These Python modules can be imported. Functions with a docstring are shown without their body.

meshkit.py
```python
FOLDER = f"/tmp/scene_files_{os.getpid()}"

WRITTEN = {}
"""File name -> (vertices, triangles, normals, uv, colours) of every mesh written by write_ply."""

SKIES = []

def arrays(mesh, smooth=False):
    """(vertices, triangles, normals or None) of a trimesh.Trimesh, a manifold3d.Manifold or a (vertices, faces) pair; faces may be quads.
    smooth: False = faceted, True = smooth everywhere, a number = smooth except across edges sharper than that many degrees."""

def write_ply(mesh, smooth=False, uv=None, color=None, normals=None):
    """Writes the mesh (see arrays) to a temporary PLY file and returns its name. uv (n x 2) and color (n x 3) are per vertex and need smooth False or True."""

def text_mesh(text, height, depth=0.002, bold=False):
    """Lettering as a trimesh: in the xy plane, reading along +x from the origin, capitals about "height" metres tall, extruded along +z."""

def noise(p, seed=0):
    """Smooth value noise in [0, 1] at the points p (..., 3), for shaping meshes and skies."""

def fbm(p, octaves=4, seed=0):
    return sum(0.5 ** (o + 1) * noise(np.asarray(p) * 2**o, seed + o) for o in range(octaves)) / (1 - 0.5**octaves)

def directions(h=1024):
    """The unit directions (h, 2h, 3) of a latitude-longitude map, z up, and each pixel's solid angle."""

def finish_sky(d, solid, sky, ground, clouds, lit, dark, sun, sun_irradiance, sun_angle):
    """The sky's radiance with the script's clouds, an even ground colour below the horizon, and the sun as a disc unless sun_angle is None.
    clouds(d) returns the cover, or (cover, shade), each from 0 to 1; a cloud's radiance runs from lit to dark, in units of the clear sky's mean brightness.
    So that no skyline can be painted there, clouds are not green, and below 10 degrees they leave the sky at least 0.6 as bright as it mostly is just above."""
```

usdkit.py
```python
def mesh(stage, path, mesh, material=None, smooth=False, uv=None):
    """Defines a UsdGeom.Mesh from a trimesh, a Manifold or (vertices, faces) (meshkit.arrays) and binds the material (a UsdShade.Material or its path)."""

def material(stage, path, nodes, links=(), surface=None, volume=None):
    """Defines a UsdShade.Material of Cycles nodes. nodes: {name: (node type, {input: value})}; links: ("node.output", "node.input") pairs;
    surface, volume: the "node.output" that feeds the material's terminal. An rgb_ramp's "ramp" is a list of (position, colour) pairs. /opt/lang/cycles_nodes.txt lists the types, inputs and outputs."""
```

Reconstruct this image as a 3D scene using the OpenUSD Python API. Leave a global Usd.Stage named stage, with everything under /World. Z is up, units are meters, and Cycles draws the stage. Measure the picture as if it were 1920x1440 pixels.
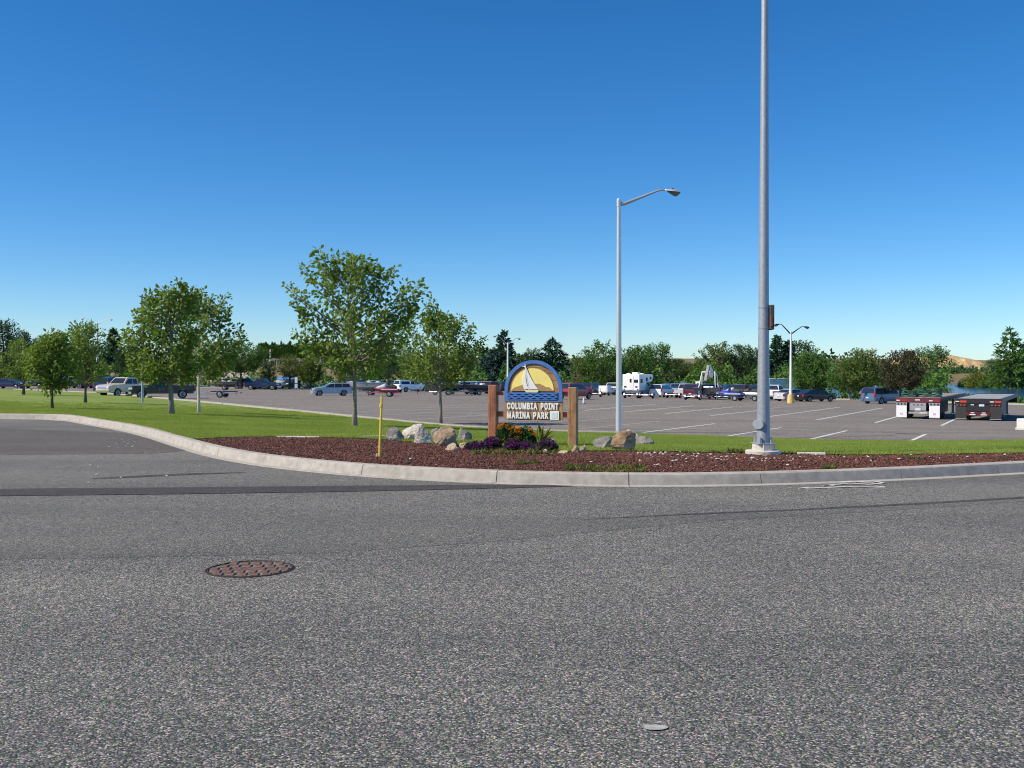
import math, random, re
import numpy as np, trimesh, usdkit, meshkit, manifold3d as m3
from manifold3d import Manifold, CrossSection
from shapely.geometry import Polygon, LineString, Point, box as sbox, MultiPolygon
from shapely import affinity, contains_xy, distance as sdist, points as spoints
from scipy.spatial import Delaunay
from scipy.interpolate import CubicSpline
from pxr import Usd, UsdGeom, UsdLux, UsdShade, Gf, Sdf, Vt
PI = math.pi
stage = Usd.Stage.CreateInMemory()
UsdGeom.SetStageUpAxis(stage, 'Z'); UsdGeom.SetStageMetersPerUnit(stage, 1.0)
UsdGeom.Xform.Define(stage, '/World')
UsdGeom.Scope.Define(stage, '/World/Looks')

# ---------------------------------------------------------------- camera, sky, sun, exposure
F, EYE, HORIZON = 1941.0, 1.54, 690.0           # focal length in photo pixels, eye height, horizon row
cam = UsdGeom.Camera.Define(stage, '/World/camera')
cam.AddTranslateOp().Set(Gf.Vec3d(0, 0, EYE))
cam.AddRotateXOp().Set(90 - math.degrees(math.atan((720 - HORIZON) / F)))
cam.CreateHorizontalApertureAttr(36.0); cam.CreateVerticalApertureAttr(27.0)
cam.CreateFocalLengthAttr(36.0 * F / 1920)
cam.CreateExposureAttr(EXPOSURE := 0.3)
SUN_EL, SUN_XY = math.radians(44), (-0.956, -0.292)
sun_dir = np.array([SUN_XY[0] * math.cos(SUN_EL), SUN_XY[1] * math.cos(SUN_EL), math.sin(SUN_EL)])
sun = UsdLux.DistantLight.Define(stage, '/World/sun')
sun.CreateIntensityAttr(1.25); sun.CreateAngleAttr(0.53); sun.CreateNormalizeAttr(True)
sun.CreateColorAttr(Gf.Vec3f(1.0, 0.92, 0.78))
_r = Gf.Rotation(Gf.Vec3d(0, 0, 1), Gf.Vec3d(*map(float, sun_dir)))
sun.AddTransformOp().Set(Gf.Matrix4d().SetRotate(_r))
dome = UsdLux.DomeLight.Define(stage, '/World/sky')
sky_mat = usdkit.material(stage, '/World/Looks/sky_air', {
    'sky': ('sky_texture', {'sky_type': 'single_scattering', 'sun_disc': False, 'sun_elevation': SUN_EL,
            'sun_rotation': math.atan2(*SUN_XY), 'altitude': 2000.0, 'air_density': 1.0, 'aerosol_density': 0.8, 'ozone_density': 5.5}),
    'hs': ('hsv', {'saturation': 1.26, 'value': 1.0}), 'ti': ('mix', {'mix_type': 'multiply', 'fac': 1.0, 'color2': (0.95, 1.03, 1.06)}),
    'bg': ('background_shader', {'strength': 0.107})},
    [('sky.color', 'hs.color'), ('hs.color', 'ti.color1'), ('ti.color', 'bg.color')], surface='bg.background')
UsdShade.MaterialBindingAPI.Apply(dome.GetPrim()).Bind(sky_mat)

# ---------------------------------------------------------------- small helpers
_count = {}
def path_for(name, parent='/World'):
    k = (parent, name); n = _count.get(k, 0); _count[k] = n + 1
    return f'{parent}/{name}' + (f'_{n:03d}' if n else '')
def tag(prim, label=None, cat=None, group=None, kind=None):
    for k, v in (('label', label), ('category', cat), ('group', group), ('kind', kind)):
        if v: prim.SetCustomDataByKey(k, v)
    return prim
def thing(name, label, cat, loc=(0, 0, 0), rz=0.0, group=None, kind=None):
    p = path_for(name); x = UsdGeom.Xform.Define(stage, p)
    x.AddTranslateOp().Set(Gf.Vec3d(*map(float, loc)))
    if rz: x.AddRotateZOp().Set(math.degrees(rz))
    tag(x.GetPrim(), label, cat, group, kind)
    return p
def part(name, mesh, mat, parent='/World', smooth=False, label=None):
    p = path_for(name, parent)
    pr = usdkit.mesh(stage, p, mesh, mat, smooth)
    if label: tag(pr.GetPrim(), label)
    return p
def solo(name, mesh, mat, label=None, cat=None, group=None, kind=None, smooth=False):
    p = part(name, mesh, mat, '/World', smooth); tag(stage.GetPrimAtPath(p), label, cat, group, kind); return p

def px_dir(px, py):
    a = math.atan((720 - HORIZON) / F); u, v = (px - 960) / F, (py - 720) / F
    return np.array([u, math.cos(a) - v * math.sin(a), -math.sin(a) - v * math.cos(a)])
def ray_to(px, py, zfun, near=2.0, far=3000.0):
    d = px_dir(px, py); d = d / d[1]; ts = np.geomspace(near, far, 4000)
    g = EYE + d[2] * ts - np.asarray(zfun(d[0] * ts, ts))
    k = np.nonzero(g <= 0)[0]
    if not len(k): return np.array([d[0] * far, far, 0])
    k = k[0]; t0, t1 = (ts[k - 1], ts[k]) if k else (near, near)
    for _ in range(40):
        tm = (t0 + t1) / 2
        if EYE + d[2] * tm - float(zfun(np.array([d[0] * tm]), np.array([tm]))[0]) > 0: t0 = tm
        else: t1 = tm
    t = t1; return np.array([d[0] * t, t, EYE + d[2] * t])
def at_depth(px, py, y):
    d = px_dir(px, py); d = d / d[1]; return np.array([d[0] * y, y, EYE + d[2] * y])

# ---------------------------------------------------------------- materials
_M = {}
def mat_(name, build):
    if name not in _M: _M[name] = build('/World/Looks/' + name)
    return _M[name]
def plain(name, color, rough=0.6, metal=0.0, var=0.12, scale=6.0, bump=0.0, spec=0.5, coat=0.0, dirt=None, detail=4.0):
    def b(p):
        c = np.array(color, float)
        nodes = {'tc': ('texture_coordinate', {}), 'n': ('noise_texture', {'scale': scale, 'detail': detail, 'roughness': 0.6}),
                 'r': ('rgb_ramp', {'ramp': [(0.3, tuple(np.clip(c * (1 - var), 0, 1))), (0.7, tuple(np.clip(c * (1 + var), 0, 1)))]}),
                 'p': ('principled_bsdf', {'roughness': rough, 'metallic': metal, 'specular_ior_level': spec, 'coat_weight': coat})}
        links = [('tc.object', 'n.vector'), ('n.fac', 'r.fac')]
        out = 'r.color'
        if dirt:
            nodes['n2'] = ('noise_texture', {'scale': scale * 0.35, 'detail': 5.0, 'roughness': 0.7})
            nodes['m2'] = ('map_range', {'from_min': 0.5, 'from_max': 0.72, 'to_min': 0.0, 'to_max': dirt[1], 'clamp': True})
            nodes['mx'] = ('mix', {'mix_type': 'mix', 'color2': dirt[0]})
            links += [('tc.object', 'n2.vector'), ('n2.fac', 'm2.value'), ('m2.result', 'mx.fac'), ('r.color', 'mx.color1')]
            out = 'mx.color'
        links.append((out, 'p.base_color'))
        if bump:
            nodes['b'] = ('bump', {'strength': 0.6, 'distance': bump}); links += [('n.fac', 'b.height'), ('b.normal', 'p.normal')]
        return usdkit.material(stage, p, nodes, links, surface='p.BSDF')
    return mat_(name, b)
def paint(name, color, rough=0.28):
    return plain(name, color, rough=rough, var=0.04, scale=2.0, coat=0.5)
def leafy(name, cols, trans=0.35, rough=0.55, patch=None):
    """Leaves: one tone for each leaf, a patchier tone for each bough, light passing through."""
    def b(p):
        n = len(cols)
        nodes = {'g': ('geometry', {}), 'tc': ('texture_coordinate', {}), 'n': ('noise_texture', {'scale': patch or 0.9, 'detail': 4.0 if patch else 2.0}),
                 'a': ('math', {'math_type': 'multiply_add', 'value2': 0.3 if patch else 0.62, 'value3': -0.2 if patch else 0.0}),
                 'k': ('math', {'math_type': 'multiply', 'value2': 1.1 if patch else 0.38}),
                 's': ('math', {'math_type': 'add'}),
                 'r': ('rgb_ramp', {'ramp': [(i / (n - 1), c) for i, c in enumerate(cols)]}),
                 'p': ('principled_bsdf', {'roughness': rough, 'specular_ior_level': 0.2}),
                 't': ('translucent_bsdf', {}), 'mx': ('mix_closure', {'fac': trans}),
                 'y': ('mix', {'mix_type': 'multiply', 'fac': 1.0, 'color2': (1.15, 1.1, 0.55)})}
        links = [('g.position' if patch else 'tc.object', 'n.vector'), ('g.random_per_island', 'a.value1'), ('n.fac', 'k.value1'), ('a.value', 's.value1'), ('k.value', 's.value2'),
                 ('s.value', 'r.fac'), ('r.color', 'p.base_color'), ('r.color', 'y.color1'), ('y.color', 't.color'), ('p.BSDF', 'mx.closure1'), ('t.BSDF', 'mx.closure2')]
        return usdkit.material(stage, p, nodes, links, surface='mx.closure')
    return mat_(name, b)

def asphalt_mat(name, lo, hi, chip=95.0, patch=None, bump=0.004, contrast=1.0):
    def b(p):
        lo_, hi_ = np.array(lo), np.array(hi); mid = (lo_ + hi_) / 2
        nodes = {'g': ('geometry', {}),
                 'v': ('voronoi_texture', {'scale': chip, 'feature': 'f1', 'randomness': 1.0}),
                 'sp': ('separate_color', {'color_type': 'rgb'}),
                 'r': ('rgb_ramp', {'ramp': [(0.0, tuple(lo_ * 0.55)), (0.35, tuple(lo_)), (0.72, tuple(mid)), (0.9, tuple(hi_)), (1.0, tuple(np.minimum(hi_ * 1.8, 0.8)))]}),
                 'h': ('mix', {'mix_type': 'overlay', 'fac': 0.26}),
                 'n1': ('noise_texture', {'scale': 0.35, 'detail': 5.0, 'roughness': 0.6}),
                 'r1': ('rgb_ramp', {'ramp': [(0.3, (0.86, 0.86, 0.88)), (0.7, (1.1, 1.09, 1.07))]}),
                 'm1': ('mix', {'mix_type': 'multiply', 'fac': 1.0}),
                 'n2': ('noise_texture', {'scale': 7.0, 'detail': 6.0, 'roughness': 0.7}),
                 'r2': ('rgb_ramp', {'ramp': [(0.3, (0.88, 0.88, 0.88)), (0.7, (1.1, 1.1, 1.1))]}),
                 'm2': ('mix', {'mix_type': 'multiply', 'fac': 1.0}),
                 'map': ('mapping', {'scale': (0.05, 0.55, 1.0), 'rotation': (0, 0, 0.12)}),
                 'n3': ('noise_texture', {'scale': 1.0, 'detail': 4.0}),
                 'r3': ('rgb_ramp', {'ramp': [(0.35, (0.84, 0.84, 0.86)), (0.6, (1.06, 1.06, 1.05))]}),
                 'm3': ('mix', {'mix_type': 'multiply', 'fac': 1.0}),
                 'd': ('math', {'math_type': 'multiply', 'value2': -1.0}),
                 'b': ('bump', {'strength': 0.7, 'distance': bump}),
                 'p': ('principled_bsdf', {'roughness': 0.85, 'specular_ior_level': 0.25})}
        links = [('g.position', 'v.vector'), ('g.position', 'n1.vector'), ('g.position', 'n2.vector'), ('g.position', 'map.vector'), ('map.vector', 'n3.vector'),
                 ('v.color', 'sp.color'), ('sp.r', 'r.fac'), ('r.color', 'h.color1'), ('v.color', 'h.color2'),
                 ('n1.fac', 'r1.fac'), ('h.color', 'm1.color1'), ('r1.color', 'm1.color2'), ('n2.fac', 'r2.fac'), ('m1.color', 'm2.color1'), ('r2.color', 'm2.color2'),
                 ('n3.fac', 'r3.fac'), ('m2.color', 'm3.color1'), ('r3.color', 'm3.color2'),
                 ('m3.color', 'p.base_color'), ('v.distance', 'd.value1'), ('d.value', 'b.height'), ('b.normal', 'p.normal')]
        return usdkit.material(stage, p, nodes, links, surface='p.BSDF')
    return mat_(name, b)

# ---------------------------------------------------------------- mesh helpers
def tm(mesh):
    if isinstance(mesh, Manifold):
        q = mesh.to_mesh(); return trimesh.Trimesh(q.vert_properties[:, :3], q.tri_verts, process=False)
    return mesh
def join(*ms):
    ms = [tm(m) for m in ms if m is not None]
    return trimesh.util.concatenate([trimesh.Trimesh(m.vertices, m.faces, process=False) for m in ms])
def bx(x0, x1, y0, y1, z0, z1): return Manifold.cube([x1 - x0, y1 - y0, z1 - z0]).translate([x0, y0, z0])
def rbx(x0, x1, y0, y1, z0, z1, r=0.02):
    """A box with chamfered edges."""
    r = min(r, (x1 - x0) * .45, (y1 - y0) * .45, (z1 - z0) * .45)
    return Manifold.batch_hull([bx(x0, x1, y0 + r, y1 - r, z0 + r, z1 - r), bx(x0 + r, x1 - r, y0, y1, z0 + r, z1 - r), bx(x0 + r, x1 - r, y0 + r, y1 - r, z0, z1)])
def tube(pts, rad, sides=8, cap=True):
    p = np.asarray(pts, float); n = len(p); r = np.broadcast_to(np.asarray(rad, float), (n,))
    t = np.gradient(p, axis=0); t /= np.linalg.norm(t, axis=1, keepdims=True) + 1e-12
    ref = np.array([0, 0, 1.0]) if abs(t[:, 2]).mean() < 0.8 else np.array([1.0, 0.13, 0])
    a = np.cross(t, ref); a /= np.linalg.norm(a, axis=1, keepdims=True) + 1e-12; b = np.cross(t, a)
    an = np.arange(sides) * 2 * PI / sides
    v = (p[:, None] + r[:, None, None] * (np.cos(an)[None, :, None] * a[:, None] + np.sin(an)[None, :, None] * b[:, None])).reshape(-1, 3)
    i, j = np.meshgrid(np.arange(n - 1), np.arange(sides), indexing='ij'); k = (j + 1) % sides
    q = np.stack([i * sides + j, i * sides + k, (i + 1) * sides + k, (i + 1) * sides + j], -1).reshape(-1, 4)
    f = np.vstack([q[:, [0, 2, 1]], q[:, [0, 3, 2]]])
    if cap:
        o = (n - 1) * sides
        f = np.vstack([f, [[0, j, j + 1] for j in range(1, sides - 1)], [[o, o + j + 1, o + j] for j in range(1, sides - 1)]])
    return trimesh.Trimesh(v, f, process=False)
def lathe(prof, seg=24): return trimesh.creation.revolve(np.asarray(prof, float), sections=seg)
def extr(poly, h):
    """Polygon (points or shapely) in xy extruded up by h."""
    if isinstance(poly, (Polygon, MultiPolygon)):
        rings = []
        for g in getattr(poly, 'geoms', [poly]):
            rings.append(list(g.exterior.coords)[:-1]); rings += [list(r.coords)[:-1] for r in g.interiors]
    else: rings = [list(poly)]
    return CrossSection([[tuple(map(float, q[:2])) for q in r] for r in rings], m3.FillRule.EvenOdd).extrude(h)
def upright(man): return man.rotate([90, 0, 0])     # xy drawing -> x right, z up, its thickness towards -y
def side_extr(xz, y0, y1): return extr(xz, y1 - y0).rotate([90, 0, 0]).translate([0, y1, 0])
def front_extr(yz, x0, x1): return extr(yz, x1 - x0).rotate([90, 0, 90]).translate([x0, 0, 0])
def sheet(poly, zfun, spacing, edge=None, grad=None):
    """A ground sheet: triangles over a polygon, finer near the camera where grad = (near spacing, growth per metre)."""
    x0, y0, x1, y1 = poly.bounds; pts = []
    def ring(c):
        L = LineString(c); sp = min(spacing, L.length / 14); s, out = 0.0, []
        while s < L.length:
            q = L.interpolate(s); out.append((q.x, q.y))
            d = math.hypot(q.x, q.y); s += (max(grad[0], grad[1] * d) if grad else sp) * 0.7
        return out
    for g in getattr(poly, 'geoms', [poly]):
        pts += ring(g.exterior.coords)
        for r in g.interiors: pts += ring(r.coords)
    rng = np.random.default_rng(3); inner = poly.buffer(-1e-6)
    if grad:
        y = max(y0, 0.5)
        rows = []
        ys = [];
        yy = y0
        while yy < y1:
            st = max(grad[0], grad[1] * abs(yy)); ys.append((yy, st)); yy += st
        for yy, st in ys:
            xs = []; x = 0.0
            while x < max(abs(x0), abs(x1)): xs.append(x); x += max(st, grad[1] * abs(x))
            xs = np.array(xs); xs = np.concatenate([-xs[1:], xs]); xs = xs[(xs > x0) & (xs < x1)]
            rows.append(np.stack([xs + rng.uniform(-.2, .2, len(xs)) * st, yy + rng.uniform(-.2, .2, len(xs)) * st], 1))
        gp = np.vstack(rows)
    else:
        X, Y = np.meshgrid(np.arange(x0, x1, spacing), np.arange(y0, y1, spacing))
        gp = np.stack([X.ravel(), Y.ravel()], 1) + rng.uniform(-.2, .2, (X.size, 2)) * spacing
    gp = gp[contains_xy(inner, gp[:, 0], gp[:, 1])]
    P = np.vstack([np.array(pts), gp]); T = Delaunay(P).simplices
    c = P[T].mean(1); T = T[contains_xy(poly, c[:, 0], c[:, 1])]
    a, b, c = P[T[:, 0]], P[T[:, 1]], P[T[:, 2]]
    cr = (b[:, 0] - a[:, 0]) * (c[:, 1] - a[:, 1]) - (b[:, 1] - a[:, 1]) * (c[:, 0] - a[:, 0])
    T = T[np.abs(cr) > 1e-9]; cr = cr[np.abs(cr) > 1e-9]
    T[cr < 0] = T[cr < 0][:, [0, 2, 1]]
    return trimesh.Trimesh(np.column_stack([P, zfun(P[:, 0], P[:, 1])]), T, process=False)
# ---------------------------------------------------------------- lie of the land
def road_px(px, py): return ray_to(px, py, lambda x, y: 0 * x)[:2]
def z_lot(x, y): return EYE - (2.0 + 0.012 * y + 0.012 * x)
def lot_px(px, py): return ray_to(px, py, z_lot)
KERB_PX = [(0, 785), (80, 784), (150, 792), (250, 810), (330, 834), (400, 854), (480, 870), (560, 880), (660, 890), (800, 899),
           (950, 906), (1100, 910), (1200, 911), (1350, 910), (1500, 906), (1650, 900), (1800, 893), (1920, 885)]
kp = np.array([road_px(*q) for q in KERB_PX])
kp = np.vstack([[(-150, 40), (-60, 34), (-30, 32.2), (-19, 31.9)], kp[1:], [(9.6, 16.0), (14, 17.8), (24, 22.5), (45, 31), (150, 60)]])
ks = np.concatenate([[0], np.cumsum(np.linalg.norm(np.diff(kp, axis=0), axis=1))])
_kx = CubicSpline(ks, kp)
S = np.concatenate([np.linspace(0, ks[4], 40)[:-1], np.arange(ks[4], ks[-6], 0.2), np.linspace(ks[-6], ks[-1], 60)])
KERB = _kx(S)
# smooth out the small steps of reading the photograph
for _ in range(30): KERB[1:-1] = KERB[1:-1] * .5 + (KERB[:-2] + KERB[2:]) * .25
kt = np.gradient(KERB, axis=0); kt /= np.linalg.norm(kt, axis=1, keepdims=True)
kn = np.stack([-kt[:, 1], kt[:, 0]], 1)         # towards the lawn
KH = 0.15
def kerb_off(o): return KERB + kn * o
KBACK = kerb_off(0.21)
MULCH_PX = [(372, 822), (430, 819), (500, 818), (600, 819), (700, 822), (800, 830), (880, 838), (960, 842), (1060, 845), (1150, 844), (1240, 845), (1350, 848), (1500, 850),
            (1620, 852), (1700, 851), (1800, 850), (1920, 848)]
mb = np.array([ray_to(a, b, lambda x, y: 0 * x + 0.15)[:2] for a, b in MULCH_PX])
mb = np.vstack([mb, [(12.5, 19.2), (20, 23.5)]])
tip = int(np.argmin(np.linalg.norm(KBACK - mb[0], axis=1))); end = int(np.argmin(np.linalg.norm(KBACK - np.array([20.5, 21.2]), axis=1)))
mulch_poly = Polygon(np.vstack([KBACK[tip:end], mb[::-1]])).buffer(0)
road_poly = Polygon(np.vstack([KERB, [(150, -60), (-150, -60)]]))
LOT_EDGE = np.vstack([[(-220, 138), (-80, 137), (-64, 134)], [lot_px(*q)[:2] for q in [(195, 738), (380, 755), (580, 775), (760, 794), (900, 808)]], [(1.2, 39.2), (4.5, 38.3)],
                      [lot_px(*q)[:2] for q in [(1348, 821), (1500, 829), (1688, 837)]], [(17.5, 33.8), (30, 36), (60, 45), (150, 75)]])
LOT_FAR = np.array([(150, 90), (95, 92), (57, 108), (44, 134), (19, 164), (-37, 181), (-100, 190), (-220, 190)])
lot_poly = Polygon(np.vstack([LOT_EDGE, LOT_FAR])).buffer(0)
_inner = Polygon(np.vstack([KBACK, LOT_EDGE[::-1]])).buffer(0)
lawn_poly = _inner.difference(mulch_poly)
if lawn_poly.geom_type != 'Polygon': lawn_poly = max(lawn_poly.geoms, key=lambda g: g.area)
_near_line = LineString(KBACK).union(mulch_poly)
_lot_shape = lot_poly
def z_lawn(x, y):
    x, y = np.atleast_1d(np.asarray(x, float)), np.atleast_1d(np.asarray(y, float)); P = spoints(x, y)
    dk, dl = sdist(_near_line, P), sdist(_lot_shape, P)
    t = dk / (dk + dl + 1e-9)
    return 0.15 * (1 - t) + (z_lot(x, y) + np.where(x < 1, 0.06, 0.02)) * t
def z_mulch(x, y):
    x, y = np.atleast_1d(np.asarray(x, float)), np.atleast_1d(np.asarray(y, float)); P = spoints(x, y)
    e = np.minimum(sdist(mulch_poly.exterior, P), 1.2) / 1.2
    n = meshkit.fbm(np.stack([x * 1.1, y * 1.1, 0 * x], -1), 3, 7) - .5
    return 0.125 + 0.05 * e + 0.07 * n * e
_far_line = LineString(LOT_FAR)
def z_shore(x, y):
    x, y = np.atleast_1d(np.asarray(x, float)), np.atleast_1d(np.asarray(y, float)); d = sdist(_far_line, spoints(x, y))
    base = z_lot(x, np.minimum(y, 190)) + 0.13
    n = meshkit.fbm(np.stack([x * .03, y * .03, 0 * x], -1), 3, 2) - .5
    return np.maximum(base - 0.004 * d - 0.05 * np.maximum(d - 24, 0) + n * np.minimum(d / 30, 1) * .8, -9)
WATER = -5.6
def ground_z(x, y):
    x, y = np.atleast_1d(np.asarray(x, float)), np.atleast_1d(np.asarray(y, float))
    z = z_shore(x, y); k = contains_xy(lot_poly, x, y); z[k] = z_lot(x, y)[k]
    k = contains_xy(lawn_poly, x, y)
    if k.any(): z[k] = z_lawn(x[k], y[k])
    k = contains_xy(mulch_poly, x, y)
    if k.any(): z[k] = z_mulch(x[k], y[k])
    k = contains_xy(road_poly, x, y); z[k] = 0
    k = (y < 45) & ~contains_xy(lot_poly, x, y) & ~contains_xy(lawn_poly, x, y) & ~contains_xy(mulch_poly, x, y) & (y > 5); z[k] = np.maximum(z[k], 0)
    return z
def on_ground(px, py): return ray_to(px, py, ground_z)

# ---------------------------------------------------------------- ground materials
M_road = asphalt_mat('road_chip_seal', (0.073, 0.0772, 0.070), (0.252, 0.262, 0.239), chip=112.0, bump=0.006)
M_dark = asphalt_mat('old_dark_asphalt', (0.072, 0.069, 0.063), (0.16, 0.153, 0.14), chip=110.0)
M_tar_dark = asphalt_mat('tar_and_dark_marks', (0.042, 0.041, 0.039), (0.095, 0.092, 0.086), chip=110.0)  # one dark tone for seams, oil stain and the dark road marks
M_lot = asphalt_mat('lot_asphalt', (0.143, 0.131, 0.112), (0.282, 0.262, 0.228), chip=60.0)
M_conc = plain('kerb_concrete', (0.37, 0.338, 0.30), rough=0.9, var=0.16, scale=9.0, bump=0.004, spec=0.2, dirt=((0.20, 0.18, 0.155), 0.55))
M_white = plain('road_paint', (0.60, 0.60, 0.57), rough=0.8, var=0.25, scale=9.0, dirt=((0.24, 0.22, 0.20), 0.95))
M_worn = plain('worn_road_paint', (0.34, 0.33, 0.315), rough=0.8, var=0.3, scale=14.0, dirt=((0.17, 0.16, 0.155), 0.9))
def grass_ground(p):
    nodes = {'g': ('geometry', {}), 'n': ('noise_texture', {'scale': 0.45, 'detail': 6.0, 'roughness': 0.65}), 'n2': ('noise_texture', {'scale': 14.0, 'detail': 5.0, 'roughness': 0.75}),
             'r': ('rgb_ramp', {'ramp': [(0.28, (0.125, 0.185, 0.037)), (0.45, (0.175, 0.24, 0.05)), (0.6, (0.24, 0.28, 0.075)), (0.75, (0.33, 0.28, 0.13))]}),
             'r2': ('rgb_ramp', {'ramp': [(0.25, (0.6, 0.62, 0.6)), (0.75, (1.3, 1.28, 1.2))]}), 'm': ('mix', {'mix_type': 'multiply', 'fac': 1.0}),
             'b': ('bump', {'strength': 0.8, 'distance': 0.05}), 'p': ('principled_bsdf', {'roughness': 0.9, 'specular_ior_level': 0.15})}
    return usdkit.material(stage, p, nodes, [('g.position', 'n.vector'), ('g.position', 'n2.vector'), ('n.fac', 'r.fac'), ('n2.fac', 'r2.fac'), ('r.color', 'm.color1'), ('r2.color', 'm.color2'),
                           ('m.color', 'p.base_color'), ('n2.fac', 'b.height'), ('b.normal', 'p.normal')], surface='p.BSDF')
M_grass = mat_('lawn_grass', grass_ground)
M_mulch = plain('red_cinder_bed', (0.085, 0.034, 0.024), rough=0.95, var=0.45, scale=28.0, bump=0.02, spec=0.1)
M_shore = plain('shore_turf', (0.075, 0.13, 0.022), rough=0.95, var=0.3, scale=0.8, spec=0.1, dirt=((0.16, 0.14, 0.05), 0.8))
M_dry = plain('dry_far_bank', (0.20, 0.155, 0.085), rough=0.95, var=0.28, scale=0.03, spec=0.1, dirt=((0.07, 0.075, 0.03), 0.7), detail=8.0)
def water_mat(p):
    nodes = {'g': ('geometry', {}), 'mp': ('mapping', {'scale': (0.5, 1.1, 1.0)}), 'n': ('noise_texture', {'scale': 0.8, 'detail': 4.0}), 'b': ('bump', {'strength': 0.5, 'distance': 0.25}),
             'p': ('principled_bsdf', {'base_color': (0.02, 0.06, 0.13), 'roughness': 0.12, 'ior': 1.33})}
    return usdkit.material(stage, p, nodes, [('g.position', 'mp.vector'), ('mp.vector', 'n.vector'), ('n.fac', 'b.height'), ('b.normal', 'p.normal')], surface='p.BSDF')
M_water = mat_('river_water', water_mat)

# ---------------------------------------------------------------- the ground itself
solo('road', sheet(road_poly, lambda x, y: 0 * x, 4, grad=(2.0, 0.1)), M_road, kind='structure')
solo('parking_lot', sheet(lot_poly, z_lot, 4, grad=(3.0, 0.04)), M_lot, kind='structure')
solo('lawn', sheet(lawn_poly, lambda x, y: z_lawn(x, y), 1, grad=(0.35, 0.016)), M_grass, kind='structure', smooth=True)
solo('mulch_bed', sheet(mulch_poly, z_mulch, 0.15), M_mulch, kind='structure', smooth=True)
shore_poly = Polygon(np.vstack([LOT_FAR, [(-600, 190), (-600, 420), (600, 420), (600, 60), (150, 60)]])).buffer(0)
solo('river_shore', sheet(shore_poly, z_shore, 6, grad=(4.0, 0.03)), M_shore, kind='structure', smooth=True)
w = trimesh.Trimesh([(-1500, 180, WATER), (1500, 180, WATER), (1500, 1500, WATER), (-1500, 1500, WATER)], [[0, 1, 2], [0, 2, 3]])
solo('river_water', w, M_water, kind='structure')
g = trimesh.creation.cylinder(radius=14000, height=1.0, sections=64); g.apply_translation((0, 0, -11.5))
solo('ground', g, M_dry, kind='structure')
# the far bank and the hills, from the water's edge to the skyline
th = np.radians(np.linspace(-48, 48, 240)); rr = np.geomspace(400, 12500, 150)
R_, T_ = np.meshgrid(rr, th, indexing='ij'); X_, Y_ = R_ * np.sin(T_), R_ * np.cos(T_)
tx = np.tan(T_)
shore_r = 470 + 60 * np.sin(3 * T_ + .6) + 40 * (meshkit.fbm(np.stack([T_ * 9, 0 * T_, 0 * T_], -1), 3, 5) - .5)
def sm(a, b, v): t = np.clip((v - a) / (b - a), 0, 1); return t * t * (3 - 2 * t)
nz = meshkit.fbm(np.stack([X_ / 260, Y_ / 260, 0 * X_], -1), 4, 9) - .5
Z_ = -9 + 8.0 * sm(-25, 60, R_ - shore_r) + 1.0 * nz * sm(0, 200, R_ - shore_r)
lev = np.exp(-((tx + 0.205) / 0.085) ** 2)
Z_ += lev * 5.2 * sm(90, 260, R_ - shore_r)
nh = meshkit.fbm(np.stack([X_ / 1500, Y_ / 1500, 0 * X_], -1), 4, 11)
Z_ += 92 * sm(4500, 8500, R_) * (0.75 + 0.55 * (nh - .3)) * (1 - .35 * sm(.25, .5, tx))
n0, n1 = R_.shape
q = np.arange(n0 * n1).reshape(n0, n1); quad = np.stack([q[:-1, :-1], q[:-1, 1:], q[1:, 1:], q[1:, :-1]], -1).reshape(-1, 4)
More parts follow.
